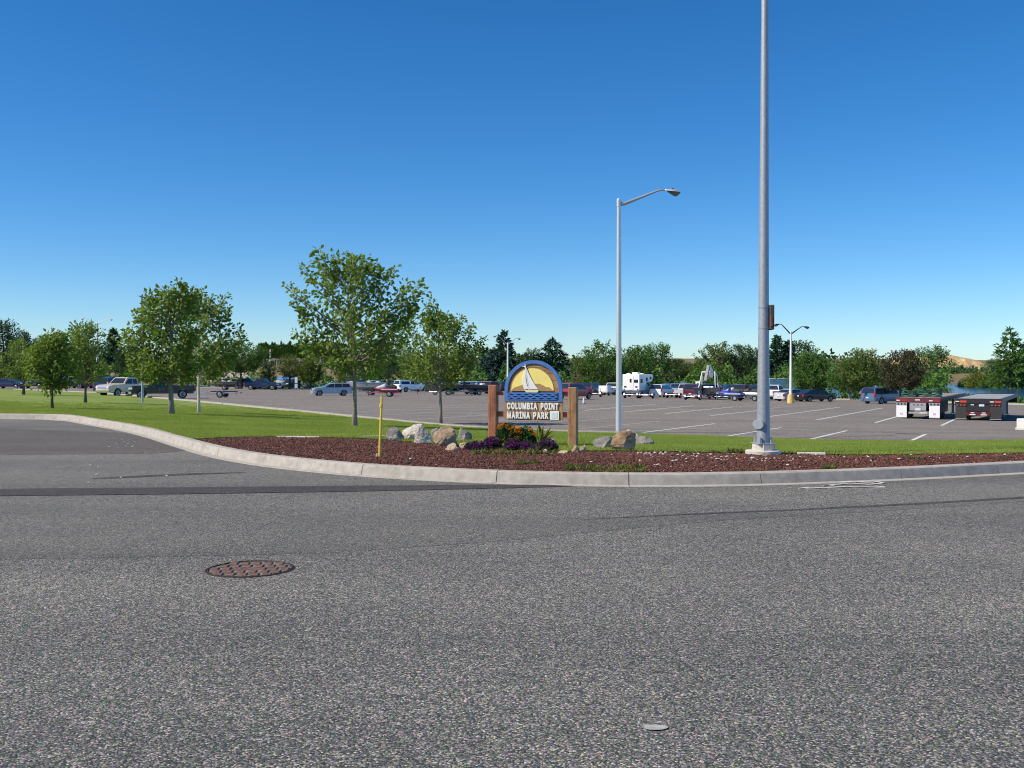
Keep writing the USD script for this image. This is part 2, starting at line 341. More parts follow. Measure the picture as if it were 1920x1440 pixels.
hm = trimesh.Trimesh(np.stack([X_.ravel(), Y_.ravel(), Z_.ravel()], 1), np.vstack([quad[:, [0, 2, 1]], quad[:, [0, 3, 2]]]), process=False)
solo('far_hills', hm, M_dry, kind='structure', smooth=True)

# ---------------------------------------------------------------- kerbs
def kerb_strip(line, nrm, prof, z0fun):
    """Sweeps a profile of (offset, height) along a plan line."""
    n, m = len(line), len(prof); v = []
    for (o, h) in prof:
        q = line + nrm * o; v.append(np.column_stack([q, z0fun(q[:, 0], q[:, 1]) + h]))
    v = np.stack(v, 1).reshape(-1, 3); f = []
    for i in range(n - 1):
        for j in range(m - 1):
            a, b, c, d = i * m + j, i * m + j + 1, (i + 1) * m + j + 1, (i + 1) * m + j
            f += [(a, c, b), (a, d, c)]
    for e, rev in ((0, False), ((n - 1) * m, True)):
        for j in range(1, m - 1): f.append((e, e + j + 1, e + j) if rev else (e, e + j, e + j + 1))
    return trimesh.Trimesh(v, f, process=False)
kerb = thing('kerb', None, None, kind='structure')
joints = [-1] + [int(np.argmin(np.linalg.norm(KERB - road_px(*q), axis=1))) for q in [(205, 800), (411, 856), (676, 891), (935, 905), (1194, 911), (1436, 908), (1684, 898), (1890, 887)]]
jl = [0] + [j for j in joints[1:]] + [len(KERB) - 1]
PROF = [(0.0, -0.02), (0.0, 0.004), (0.028, 0.105), (0.04, 0.137), (0.062, KH), (0.19, KH + .003), (0.205, KH - .006), (0.205, -0.02)]
for a, b in zip(jl[:-1], jl[1:]):
    L = KERB[a:b + 1].copy(); N = kn[a:b + 1]
    if len(L) > 2:
        L[0] += kt[a] * 0.006; L[-1] -= kt[b] * 0.006
        part('kerb_segment', kerb_strip(L, N, PROF, lambda x, y: 0 * x), M_conc, kerb, smooth=25)
        part('gutter', kerb_strip(L, N, [(-0.17, -0.01), (-0.16, 0.004), (0.0, 0.006)], lambda x, y: 0 * x), M_conc, kerb)
lk = LOT_EDGE[2:10]; Ls = LineString(lk); nn = int(Ls.length / 1.5)
ll = np.array([Ls.interpolate(t, normalized=True).coords[0] for t in np.linspace(0, 1, nn)])
for _ in range(4): ll[1:-1] = ll[1:-1] * .5 + (ll[:-2] + ll[2:]) * .25
lt = np.gradient(ll, axis=0); lt /= np.linalg.norm(lt, axis=1, keepdims=True); lnrm = np.stack([-lt[:, 1], lt[:, 0]], 1)
LPROF = [(0.06, -0.05), (0.05, 0.15), (-0.50, 0.17), (-0.52, 0.0)]
kerb2 = thing('lot_kerb', None, None, kind='structure')
for a in range(0, nn - 1, 4):
    b = min(a + 4, nn - 1); part('kerb_segment', kerb_strip(ll[a:b + 1], lnrm[a:b + 1], LPROF[::-1], z_lot), M_conc, kerb2)
fk = np.array([LineString(LOT_FAR[2:8]).interpolate(t, normalized=True).coords[0] for t in np.linspace(0, 1, 100)])
ft = np.gradient(fk, axis=0); ft /= np.linalg.norm(ft, axis=1, keepdims=True); fn = np.stack([-ft[:, 1], ft[:, 0]], 1)
for a in range(0, 99, 6):
    b = min(a + 6, 99); part('kerb_segment', kerb_strip(fk[a:b + 1], fn[a:b + 1], [(0.1, -.05), (0.08, 0.15), (-0.2, 0.17), (-0.22, 0.0)], z_lot), M_conc, kerb2)
# ---------------------------------------------------------------- road markings, seams, patches
def strip(pts, widths, zf, lift, zone=None):
    p = np.asarray(pts, float)[:, :2]; w = np.broadcast_to(np.asarray(widths, float), (len(p),))
    t = np.gradient(p, axis=0); t /= np.linalg.norm(t, axis=1, keepdims=True); n = np.stack([-t[:, 1], t[:, 0]], 1)
    a, b = p + n * w[:, None] / 2, p - n * w[:, None] / 2
    q = np.empty((2 * len(p), 2)); q[0::2], q[1::2] = b, a
    v = np.column_stack([q, np.asarray(zf(q[:, 0], q[:, 1])) + lift]); f = []
    for i in range(len(p) - 1): f += [(2 * i, 2 * i + 2, 2 * i + 3), (2 * i, 2 * i + 3, 2 * i + 1)]
    return trimesh.Trimesh(v, f, process=False)
flat0 = lambda x, y: 0 * np.asarray(x)
def flat_poly(pts, mat, name, kind='structure', lift=0.004):
    P = Polygon(pts).buffer(0); return solo(name, sheet(P, lambda x, y: 0 * x + lift, 2.5), mat, kind=kind)
dk = [road_px(*q) for q in [(-60, 802), (0, 802), (110, 808), (225, 811), (300, 826), (372, 848), (250, 851), (0, 853), (-60, 853)]]
flat_poly(dk, M_dark, 'asphalt_patch')
def oval(c, a, b, n=20): return Polygon([(c[0] + a * math.cos(t) * (1 + .12 * math.sin(3 * t + 1)), c[1] + b * math.sin(t) * (1 + .1 * math.cos(2 * t))) for t in np.linspace(0, 2 * PI, n, endpoint=False)])
def wobble(p, n, amp, seed):
    p = np.asarray(p, float); t = np.linspace(0, 1, n); s = np.concatenate([[0], np.cumsum(np.linalg.norm(np.diff(p, axis=0), axis=1))]); s /= s[-1]
    o = np.stack([np.interp(t, s, p[:, k]) for k in range(2)], 1); r = np.random.default_rng(seed)
    return o + np.convolve(r.normal(0, amp, n + 8), np.ones(5) / 5, 'same')[4:-4][:, None] * np.array([0.1, 1.0])
seam = wobble([road_px(1090, 975), road_px(1260, 966), road_px(1500, 956), road_px(1720, 945), road_px(1960, 931)], 60, 0.01, 2)
solo('road_seam', strip(seam, np.interp(np.linspace(0, 1, 60), [0, .25, 1], [.02, .09, .13]), flat0, 0.004), M_tar_dark, kind='structure')
streak = wobble([road_px(172, 898), road_px(270, 893), road_px(360, 889), road_px(462, 886)], 30, 0.01, 5)
solo('dark_streak', strip(streak, np.interp(np.linspace(0, 1, 30), [0, .2, .7, 1], [.03, .24, .22, .03]), flat0, 0.004), M_tar_dark, kind='structure')  # short dark streak on the road, tapered at both ends
seam2 = wobble([road_px(-40, 996), road_px(330, 1020), road_px(640, 1032), road_px(900, 1016), road_px(1250, 990)], 60, 0.02, 9)

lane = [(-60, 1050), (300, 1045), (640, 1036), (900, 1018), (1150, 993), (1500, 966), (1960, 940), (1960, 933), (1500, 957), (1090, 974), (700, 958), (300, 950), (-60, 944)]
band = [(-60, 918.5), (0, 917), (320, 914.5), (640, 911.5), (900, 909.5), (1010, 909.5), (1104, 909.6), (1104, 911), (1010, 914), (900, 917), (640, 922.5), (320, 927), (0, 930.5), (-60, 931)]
flat_poly(wobble([road_px(*q) for q in band + band[:1]], 160, 0.012, 14)[:-1], M_tar_dark, 'dark_band', lift=0.006)  # flat dark band across the road, narrowing to the right
pale = road_px(1228, 1366); flat_poly(oval(pale, .052, .036, 24), M_worn, 'pale_spot', lift=0.006)
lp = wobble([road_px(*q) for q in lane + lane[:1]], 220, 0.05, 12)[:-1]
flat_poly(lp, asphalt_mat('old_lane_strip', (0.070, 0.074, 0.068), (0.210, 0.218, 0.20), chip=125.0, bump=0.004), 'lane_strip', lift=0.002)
# crew's white spray marks by the kerb
spray = thing('spray_marks', None, None, kind='structure')
for pts in ([(1496, 917), (1600, 913), (1660, 915)], [(1541, 911), (1565, 911)], [(1544, 911.5), (1590, 907), (1630, 909), (1660, 906)], [(1567, 905.5), (1600, 904), (1640, 906)], [(1498, 917), (1516, 915)], [(1640, 912), (1659, 914.5)], [(1640, 903.5), (1660, 906.5)]):
    part('spray_line', strip(wobble([road_px(*q) for q in pts], 14, 0.006, 3), np.interp(np.linspace(0, 1, 14), [0, .15, .85, 1], [.02, .06, .06, .02]), flat0, 0.008), M_white, spray)

# painted stall lines in the car park
lines = thing('parking_lines', None, None, kind='structure')
LN = [((1688, 836), (1736, 814)), ((1501, 828), (1588, 807.5)), ((1349, 820), (1464, 802)), ((1202, 811.5), (1340, 794.5)), ((1087, 804.5), (1238, 789.5)), ((960, 797), (1140, 785)),
      ((1765, 798), (1797, 783)), ((1641, 792.5), (1690, 779)), ((1530, 787.5), (1655, 765)), ((1443, 781), (1575, 763.5)), ((1330, 779.5), (1440, 768)), ((1247, 775.5), (1375, 763)),
      ((1170, 772.5), (1300, 761)), ((1096, 769.5), (1230, 757.5)), ((1085, 764.5), (1170, 756)), ((1190, 756), (1260, 751)), ((1312, 761), (1365, 756.5)), ((1378, 763), (1440, 757.5)), ((1443, 766), (1510, 759)),
      ((930, 790), (1080, 779)), ((830, 783), (985, 773)), ((770, 787.5), (915, 779)), ((700, 779.5), (830, 772)), ((720, 771), (840, 767)), ((880, 770), (990, 763)), ((660, 772.5), (760, 767)), ((800, 764), (880, 758.5)), ((640, 764), (720, 760))]
for i, (a, b) in enumerate(LN):
    P = [lot_px(*a), lot_px(*b)]; d = min(P[0][1], P[1][1])
    part('painted_line', strip(P, 0.115 + 0.0007 * d, z_lot, 0.005), M_white if i < 14 and i not in (4, 5) else M_worn, lines)
for a, b in [((1250, 793), (1298, 795)), ((1360, 800), (1412, 801.5)), ((1478, 805.5), (1531, 808)), ((1618, 812.5), (1690, 814.5)), ((1736, 814.3), (1930, 819)), ((1290, 776), (1325, 776.5)), ((1375, 779.5), (1405, 780)),
             ((1472, 783.5), (1510, 784.2)), ((1580, 788), (1612, 788.8)), ((1690, 792.8), (1728, 794)), ((1822, 798), (1862, 799)), ((1165, 788), (1195, 788.8)), ((1890, 841), (1935, 839))]:
    part('painted_line', strip([lot_px(*a), lot_px(*b)], 0.12, z_lot, 0.009), M_worn, lines)
solo('lot_seam', strip(wobble([lot_px(1440, 822.5)[:2], lot_px(1560, 820)[:2], lot_px(1680, 816)[:2]], 30, 0.03, 4), 0.10, z_lot, 0.005), M_tar_dark, kind='structure')
oc = lot_px(1701, 813.5)
solo('oil_stain', sheet(oval(oc, .55, .35), lambda x, y: z_lot(x, y) + 0.005, 1), M_tar_dark, kind='structure')

# ---------------------------------------------------------------- manhole
M_rust = plain('rusty_iron', (0.045, 0.027, 0.021), rough=0.75, metal=0.25, var=0.35, scale=26.0, bump=0.002, dirt=((0.05, 0.032, 0.026), 0.8))
M_rust2 = plain('worn_iron_top', (0.165, 0.088, 0.062), rough=0.6, metal=0.3, var=0.25, scale=30.0, bump=0.001)
mc = road_px(469, 1067)
mh = thing('manhole_cover', 'round rust brown cast iron manhole cover with raised grid set in the asphalt', 'manhole cover', (mc[0], mc[1], 0))
RM = 0.325
part('frame_ring', lathe([(RM + .002, -.05), (RM + .002, .006), (RM + .010, .004), (RM + .010, -.05)], 64), M_rust, mh)
part('cover', lathe([(0, -.03), (0, -.004), (RM - .018, -.004), (RM - .014, .008), (RM - .004, .008), (RM - .004, -.03)], 64), M_rust, mh)
st = []
for i in range(-7, 8):
    for j in range(-7, 8):
        x, y = i * .090 + (.045 if j % 2 else 0), j * .108
        if math.hypot(x, y) < RM - .04 and not (abs(x) < .075 and abs(y) < .04):
            st.append(rbx(-.033, .033, -.036, .036, 0, .017, .006).translate([x, y, -.008]))
tag(stage.GetPrimAtPath(part('raised_pattern', Manifold.compose(st), M_rust2, mh)), kind='stuff')
part('centre_plate', rbx(-.068, .068, -.033, .033, -.005, .007, .004), M_rust2, mh)
part('pick_hole', Manifold.cylinder(.004, .014, .014, 12).translate([RM - .05, -.02, -.004]), plain('black_hole', (0.01, 0.01, 0.01), rough=1), mh)

# ---------------------------------------------------------------- cinder mulch, pebbles, lawn blades
def instancer(name, protos, P, idx, ang, scl, kind='stuff', tilt=None, parent='/World', meta=None):
    p = path_for(name, parent); pi = UsdGeom.PointInstancer.Define(stage, p); paths = []
    for i, (m, mat, sm_) in enumerate(protos):
        q = f'{p}/protos/kind_{i}'
        if i == 0: UsdGeom.Scope.Define(stage, f'{p}/protos')
        usdkit.mesh(stage, q, m, mat, sm_); paths.append(Sdf.Path(q))
    pi.CreatePrototypesRel().SetTargets(paths)
    pi.CreatePositionsAttr(Vt.Vec3fArray.FromNumpy(np.asarray(P, np.float32)))
    pi.CreateProtoIndicesAttr(Vt.IntArray.FromNumpy(np.asarray(idx, np.int32)))
    c, s = np.cos(np.asarray(ang) / 2), np.sin(np.asarray(ang) / 2)
    q = np.zeros((len(P), 4)); q[:, 3] = c; q[:, 2] = s
    if tilt is not None:        # turn about a random level axis first
        a, ph = tilt; q2 = np.stack([np.cos(ph) * np.sin(a / 2), np.sin(ph) * np.sin(a / 2), 0 * a, np.cos(a / 2)], 1)
        x1, y1, z1, w1 = q.T; x2, y2, z2, w2 = q2.T
        q = np.stack([w1 * x2 + x1 * w2 + y1 * z2 - z1 * y2, w1 * y2 - x1 * z2 + y1 * w2 + z1 * x2, w1 * z2 + x1 * y2 - y1 * x2 + z1 * w2, w1 * w2 - x1 * x2 - y1 * y2 - z1 * z2], 1)
    pi.CreateOrientationsAttr(Vt.QuathArray([Gf.Quath(float(w), float(x), float(y), float(z)) for x, y, z, w in q]))
    pi.CreateScalesAttr(Vt.Vec3fArray.FromNumpy(np.repeat(np.asarray(scl, np.float32)[:, None], 3, 1)))
    pr = pi.GetPrim(); tag(pr, kind=kind, **(meta or {})); return p
def scatter(poly, n, seed, dens=None):
    r = np.random.default_rng(seed); x0, y0, x1, y1 = poly.bounds; out = np.zeros((0, 2))
    while len(out) < n:
        q = r.uniform((x0, y0), (x1, y1), (n * 3, 2)); q = q[contains_xy(poly, q[:, 0], q[:, 1])]
        if dens is not None: q = q[r.random(len(q)) < dens(q)]
        out = np.vstack([out, q])
    return out[:n]
def rocklet(seed, sq=(1, 1, .7), sub=1, jag=.35):
    r = np.random.default_rng(seed); m = trimesh.creation.icosphere(subdivisions=sub)
    v = np.array(m.vertices); v *= 1 + jag * (meshkit.noise(v * 1.7 + seed * 3.1, seed) - .5)[:, None] * 2; v *= np.array(sq)
    return trimesh.Trimesh(v, m.faces, process=False)
rng = np.random.default_rng(11)
CIN = [plain('red_cinder', (0.112, 0.038, 0.025), rough=0.95, var=0.3, scale=30), plain('dark_cinder', (0.055, 0.024, 0.018), rough=0.95, var=0.3, scale=30), plain('pale_cinder', (0.175, 0.078, 0.055), rough=0.95, var=0.3, scale=30)]
vis = mulch_poly.intersection(Polygon([(-9, 12), (10.5, 12), (13, 24), (-9, 24)]))
n = 42000; P = scatter(vis, n, 1); sc = rng.uniform(.008, .021, n) * rng.choice([1, 1, 1.35], n)
instancer('cinder_mulch', [(rocklet(i, (1, .8, .6), 0, .4), CIN[i % 3], False) for i in range(5)], np.column_stack([P, z_mulch(*P.T) + sc * .25]), rng.choice([0, 0, 1, 2, 3, 4, 0], n), rng.uniform(0, 6.3, n), sc, tilt=(rng.uniform(0, .9, n), rng.uniform(0, 6.3, n)))
# pale gravel: strewn over the right half of the bed, a drift of it by the rocks, some under the kerb and on the road
M_peb = [plain('pale_pebble', (0.56, 0.50, 0.45), rough=0.9, var=0.15, scale=9), plain('pink_pebble', (0.48, 0.36, 0.32), rough=0.9, var=0.15, scale=9), plain('grey_pebble', (0.36, 0.36, 0.36), rough=0.9, var=0.2, scale=9)]
P1 = scatter(vis.intersection(sbox(2.0, 12, 11, 24)), 140, 5); P2 = scatter(vis, 50, 6)
c3 = on_ground(1262, 852)[:2]; P3 = c3 + np.random.default_rng(8).normal(0, 1, (120, 2)) * (.42, .38)
c4 = on_ground(1412, 862)[:2]; P4 = c4 + np.random.default_rng(9).normal(0, 1, (50, 2)) * (.5, .25)
P = np.vstack([P1, P2, P3, P4]); P = P[contains_xy(vis, P[:, 0], P[:, 1])]; n = len(P)
sc = rng.uniform(.007, .019, n) * rng.choice([1, 1, 1.6], n)
PEB = [(rocklet(20 + i, (1, .75, .5), 1, .2), M_peb[i % 3], True) for i in range(4)]
instancer('pale_gravel', PEB, np.column_stack([P, z_mulch(*P.T) + sc * .5]), rng.choice([0, 0, 1, 2, 3], n), rng.uniform(0, 6.3, n), sc)
rp = [road_px(*q) for q in [(213, 821), (240, 833), (252, 828), (248, 838), (232, 829), (222, 840), (236, 837), (250, 837), (170, 873), (184, 875), (182, 891), (166, 906), (271, 874), (227, 896), (313, 893), (228, 824), (243, 824), (218, 832), (205, 838), (298, 849), (272, 849)]]
rp = np.array(rp); n = len(rp); sc = rng.uniform(.010, .024, n)
instancer('road_grit', PEB, np.column_stack([rp, sc * .4]), rng.integers(0, 4, n), rng.uniform(0, 6.3, n), sc)
# lawn blades in small tufts, near and middle distance
M_blade = leafy('grass_blade', [(0.19, 0.27, 0.052), (0.27, 0.345, 0.075), (0.36, 0.40, 0.105), (0.50, 0.44, 0.18)], trans=0.4, rough=0.6, patch=0.45)
def tuft(seed, n=26, R=.13, h=.055):
    r = np.random.default_rng(seed); v, f = [], []
    for _ in range(n):
        a, q = r.uniform(0, 6.3), R * math.sqrt(r.random()); x, y = q * math.cos(a), q * math.sin(a); hh = h * r.uniform(.5, 1.2); b = r.uniform(0, 6.3); w = .006
        lx, ly = r.normal(0, .35, 2) * hh; i = len(v)
        v += [(x - w * math.cos(b), y - w * math.sin(b), -.01), (x + w * math.cos(b), y + w * math.sin(b), -.01), (x + lx, y + ly, hh)]; f.append((i, i + 1, i + 2))
    return trimesh.Trimesh(v, f, process=False)
lawn_vis = lawn_poly.intersection(Polygon([(-7, 12), (7, 12), (22, 45), (-40, 75), (-34, 55), (-20, 30)]))
n = 52000; P = scatter(lawn_vis, n, 21, lambda q: np.clip((26 / q[:, 1]) ** 2, .02, 1) * np.clip((66 - q[:, 1]) / 30, 0, 1))
instancer('grass', [(tuft(i), M_blade, False) for i in range(4)], np.column_stack([P, z_lawn(*P.T)]), rng.integers(0, 4, n), rng.uniform(0, 6.3, n), rng.uniform(.55, 1.1, n) * np.clip(P[:, 1] / 30, .9, 1.4))
# ---------------------------------------------------------------- trees
BARK = plain('grey_bark', (0.22, 0.185, 0.145), rough=0.95, var=0.3, scale=18.0, bump=0.01, spec=0.1)
BARKD = plain('dark_bark', (0.10, 0.08, 0.06), rough=0.95, var=0.3, scale=12.0, bump=0.01, spec=0.1)
BARKP = plain('pale_bark', (0.46, 0.40, 0.32), rough=0.9, var=0.25, scale=8.0, spec=0.1)
G_YOUNG = leafy('young_maple_leaf', [(0.121, 0.185, 0.045), (0.185, 0.264, 0.055), (0.264, 0.328, 0.068), (0.369, 0.377, 0.096), (0.512, 0.433, 0.128), (0.481, 0.256, 0.096)], trans=0.38)
G_MID = leafy('mid_green_leaf', [(0.066, 0.140, 0.030), (0.107, 0.206, 0.040), (0.165, 0.273, 0.050), (0.247, 0.330, 0.069)], trans=0.3)
G_DARK = leafy('dark_green_leaf', [(0.034, 0.078, 0.034), (0.061, 0.120, 0.039), (0.098, 0.163, 0.048), (0.152, 0.217, 0.064)], trans=0.25)
G_OLIVE = leafy('olive_leaf', [(0.088, 0.132, 0.031), (0.150, 0.203, 0.046), (0.228, 0.263, 0.062), (0.316, 0.316, 0.078)], trans=0.3)
G_YEL = leafy('yellow_green_leaf', [(0.111, 0.150, 0.023), (0.169, 0.215, 0.031), (0.247, 0.273, 0.042), (0.312, 0.286, 0.065)], trans=0.32)
G_RED = leafy('bronze_leaf', [(0.047, 0.050, 0.028), (0.086, 0.078, 0.037), (0.125, 0.102, 0.047), (0.140, 0.156, 0.047)], trans=0.25)
G_CON = leafy('dark_needles', [(0.027, 0.070, 0.039), (0.055, 0.114, 0.055), (0.096, 0.164, 0.069), (0.137, 0.218, 0.082)], trans=0.1)
G_BLUE = leafy('blue_needles', [(0.044, 0.083, 0.072), (0.086, 0.138, 0.121), (0.147, 0.207, 0.181), (0.207, 0.276, 0.241)], trans=0.1)
G_GREY = leafy('bare_twigs', [(0.100, 0.085, 0.070), (0.150, 0.130, 0.100), (0.100, 0.110, 0.060)], trans=0.05)

def leaves(pos, axis, size, r, width=0.55, fold=0.25):
    """One folded leaf of two triangles at every point, along its axis."""
    n = len(pos); axis = axis / (np.linalg.norm(axis, axis=1, keepdims=True) + 1e-9)
    o = r.normal(size=(n, 3)); s = np.cross(axis, o); s /= np.linalg.norm(s, axis=1, keepdims=True) + 1e-9; up = np.cross(s, axis)
    L = size[:, None]; mid = pos + axis * L * .45 + up * L * fold * .5
    v = np.stack([pos, mid + s * L * width * .5, pos + axis * L, mid - s * L * width * .5], 1).reshape(-1, 3)
    k = np.arange(n) * 4
    return v, np.vstack([np.stack([k, k + 1, k + 2], 1), np.stack([k, k + 2, k + 3], 1)])
def egg(u, wide=.38):
    """Crown radius (0..1) at the share u of its height."""
    return np.where(u < wide, .45 + .55 * np.sin(np.clip(u / wide, 0, 1) * PI / 2), np.sqrt(np.clip(1 - ((u - wide) / (1.02 - wide)) ** 2, 0, 1)) ** .9)
def decid(seed, H, cb, R, tips=(), shoots=110, per=42, leaf=.11, tr=.065, lean=(0, 0), wide=.38, spiky=.25, upness=.55, flat=1.0, limb_sides=5, inner=.55):
    """(trunk mesh, crown mesh): boughs sweep out of the leader towards points of the crown's outline and carry leaves on their outer part."""
    r = np.random.default_rng(seed); top = .86 * H
    hz = np.linspace(0, 1, 9); tp = np.stack([lean[0] * hz ** 1.3 + .02 * H * np.sin(hz * 5 + seed) * hz, lean[1] * hz ** 1.3 + .02 * H * np.cos(hz * 4 + seed) * hz, hz * top], 1)
    rad = tr * (1 - .8 * hz) ; rad[0] *= 1.35
    limbs = [tube(tp, rad, 9)]
    def trunk_at(h): return np.array([np.interp(h, tp[:, 2], tp[:, k]) for k in range(3)])
    T = [np.array(t, float) for t in tips]
    while len(T) < shoots:
        u, a = r.random() ** .85, r.uniform(0, 2 * PI); h = cb + u * (H - cb)
        q = egg(u, wide) * R * (inner + (1 - inner) * r.random() ** .5) * (1 + spiky * (r.random() - .4))
        T.append(np.array([lean[0] * h / H + q * math.cos(a), lean[1] * h / H + q * math.sin(a) * flat, h]))
    V, F, k = [], [], 0
    for i, t in enumerate(T):
        c = trunk_at(min(t[2], top)); hd = math.hypot(t[0] - c[0], t[1] - c[1])
        ha = float(np.clip(t[2] - hd * (upness + .5 * r.random()) - .05 * H, cb * .82 + .12 * H * r.random(), top * .97)); a = trunk_at(ha)
        ctl = a + (t - a) * np.array([.55, .55, .22 + .2 * r.random()]); s = np.linspace(0, 1, 7)[:, None]
        c_ = (1 - s) ** 2 * a + 2 * s * (1 - s) * ctl + s ** 2 * t
        ln = np.linalg.norm(t - a); r0 = min(.55 * tr, .006 + .011 * ln)
        if i < 90: limbs.append(tube(c_, r0 * (1 - .85 * s[:, 0]), limb_sides, cap=False))
        m = int(per * (1.5 if i < len(tips) else 1) * (.5 + .8 * r.random()) * (.55 + .45 * min(ln / R, 1.4))); ss = r.random(m) ** .62 * .74 + .28; ss = np.minimum(ss, 1.0)[:, None]
        p = (1 - ss) ** 2 * a + 2 * ss * (1 - ss) * ctl + ss ** 2 * t
        d = 2 * (1 - ss) * (ctl - a) + 2 * ss * (t - ctl); d /= np.linalg.norm(d, axis=1, keepdims=True) + 1e-9
        spread = leaf * (.40 + .85 * (1 - ss))
        out = r.normal(size=(m, 3)); p = p + out * spread * .9
        ax = out * .9 + d * .7 + np.array([.25, 0, -.55])
        v, f = leaves(p, ax, leaf * r.uniform(.6, 1.2, m), r, .66); V.append(v); F.append(f + k); k += len(v)
    return join(*limbs), trimesh.Trimesh(np.vstack(V), np.vstack(F), process=False)
def conifer(seed, H, R, cb=.06, whorls=26, per=11, card=.34, droop=.12, tr=.12, dens=16, ragged=.3, up=.15, power=.85):
    r = np.random.default_rng(seed); V, F, k = [], [], 0
    limbs = [tube([(0, 0, 0), (0, 0, H * .5), (0, 0, H * .97)], [tr, tr * .6, .02], 7)]
    for i in range(whorls):
        u = (i + r.random() * .8) / whorls; h = H * (cb + (1 - cb) * u); L0 = R * (1 - u) ** power * (.72 + .28 * math.sin(min(u * 9, PI / 2)))
        for j in range(max(4, int(per * (1 - .55 * u)))):
            a = r.uniform(0, 2 * PI); L = L0 * (1 - ragged * r.random()) + .12
            e = np.array([math.cos(a) * L, math.sin(a) * L, L * (up - droop * 2 * r.random())]); m = max(4, int(dens * L / R) + 4)
            s = r.random(m) ** .7; p = np.array([0, 0, h]) + s[:, None] * e; p[:, 2] += .22 * L * s ** 2 * (up + .2)
            ax = e / np.linalg.norm(e) + r.normal(size=(m, 3)) * .55
            v, f = leaves(p, ax, card * r.uniform(.6, 1.3, m), r, .34, .15); V.append(v); F.append(f + k); k += len(v)
    m = 14; p = np.column_stack([r.normal(0, .06, (m, 2)), H * r.uniform(.9, .99, m)]); v, f = leaves(p, r.normal(size=(m, 3)) * .4 + (0, 0, 1), card * r.uniform(.6, 1.1, m), r, .3); V.append(v); F.append(f + k)
    return join(*limbs), trimesh.Trimesh(np.vstack(V), np.vstack(F), process=False)
def put_tree(name, label, base, meshes, leaf_mat, bark=BARK, group=None, cat='tree'):
    t = thing(name, label, cat, base, group=group)
    part('trunk', meshes[0], bark, t, smooth=True); part('crown', meshes[1], leaf_mat, t); return t
def tips_from(base, pts, seed, depth=.35):
    """Bough ends where the photograph shows them, at this tree's own distance with some depth."""
    r = np.random.default_rng(seed); out = []
    for q in pts:
        w = at_depth(q[0], q[1], base[1]); out.append((w[0] - base[0], r.uniform(-depth, depth), w[2] - base[2]))
    return out
def px_h(base, py): return at_depth(960, py, base[1])[2] - base[2]

b = on_ground(665, 800); s = b[1] / F
tp_ = tips_from(b, [(538, 534), (560, 545), (597, 470), (585, 480), (572, 505), (620, 482), (648, 478), (662, 482), (690, 487), (705, 495), (715, 505), (742, 500), (735, 520), (764, 530), (752, 548), (780, 545), (790, 532), (798, 545), (556, 552), (566, 578), (562, 590), (565, 632), (572, 645), (590, 640), (566, 618), (778, 575), (772, 600), (790, 590), (760, 640), (600, 665), (640, 690), (715, 680)], 1, .5)
put_tree('young_tree', 'largest young broadleaf tree on the lawn, open crown with a spray reaching out left', b,
         decid(101, px_h(b, 478), px_h(b, 700), 100 * s, tp_, shoots=112, per=50, leaf=.15, tr=4.4 * s, lean=(-8 * s, .1), spiky=.7, wide=.45, inner=.35), G_YOUNG, BARK, 'young broadleaf trees on the lawn')
b = on_ground(826, 795); s = b[1] / F
tp_ = tips_from(b, [(812, 562), (815, 580), (830, 592), (852, 605), (865, 592), (868, 600), (886, 612), (884, 625), (908, 634), (905, 645), (890, 660), (800, 575), (790, 600), (770, 610), (760, 640), (752, 680), (760, 700), (880, 690), (890, 675), (868, 700), (845, 708)], 2, .5)
put_tree('young_tree', 'young tree with yellowing crown and slim dark trunk directly left of the park sign', b,
         decid(102, px_h(b, 585), px_h(b, 718), 70 * s, tp_, shoots=100, per=52, leaf=.16, tr=3.4 * s, lean=(-2 * s, 0), spiky=.6, wide=.35, inner=.35), G_YOUNG, BARK, 'young broadleaf trees on the lawn')
b = on_ground(321, 778); s = b[1] / F
tp_ = tips_from(b, [(343, 528), (348, 540), (293, 540), (320, 548), (335, 556), (268, 580), (256, 590), (250, 610), (232, 620), (226, 628), (245, 640), (240, 665), (248, 690), (275, 560), (310, 570), (365, 545), (372, 556), (270, 705)], 3, .5)
put_tree('young_tree', 'dense young tree with the thickest pale trunk, before the black pickup', b,
         decid(103, px_h(b, 540), px_h(b, 715), 72 * s, tp_, shoots=105, per=54, leaf=.17, tr=5.2 * s, lean=(2 * s, 0), spiky=.6, wide=.4, inner=.35), G_YOUNG, BARK, 'young broadleaf trees on the lawn')
b = on_ground(373, 775); s = b[1] / F
tp_ = tips_from(b, [(376, 545), (395, 556), (420, 552), (418, 570), (426, 590), (430, 578), (446, 612), (460, 625), (455, 632), (440, 640), (436, 660), (432, 685), (400, 700), (385, 565), (408, 575)], 4, .5)
put_tree('young_tree', 'slim white-trunked young tree right of the thick-trunked one, spray of leaves reaching right', b,
         decid(104, px_h(b, 560), px_h(b, 712), 52 * s, tp_, shoots=72, per=48, leaf=.17, tr=3.0 * s, lean=(4 * s, 0), spiky=.6, wide=.4, inner=.35), G_YOUNG, BARKP, 'young broadleaf trees on the lawn')
for (x, y, top, cbp, hw, sd, lab) in [(98, 767, 622, 726, 42, 105, 'small tree with yellow tints nearest the kerb bend, low crown'), (160, 755, 606, 718, 46, 106, 'dark-trunked small tree in front of the twin-arm lamp'),
                                      (44, 740, 636, 712, 40, 107, 'small slim-trunked tree nearest the left edge of the lawn')]:
    b = on_ground(x, y); s = b[1] / F
    put_tree('young_tree', lab, b, decid(sd, px_h(b, top), px_h(b, cbp), hw * s, [], shoots=75, per=44, leaf=.19, tr=2.6 * s, spiky=.75, wide=.36, inner=.3, upness=.9), G_YOUNG, BARKD, 'young broadleaf trees on the lawn')

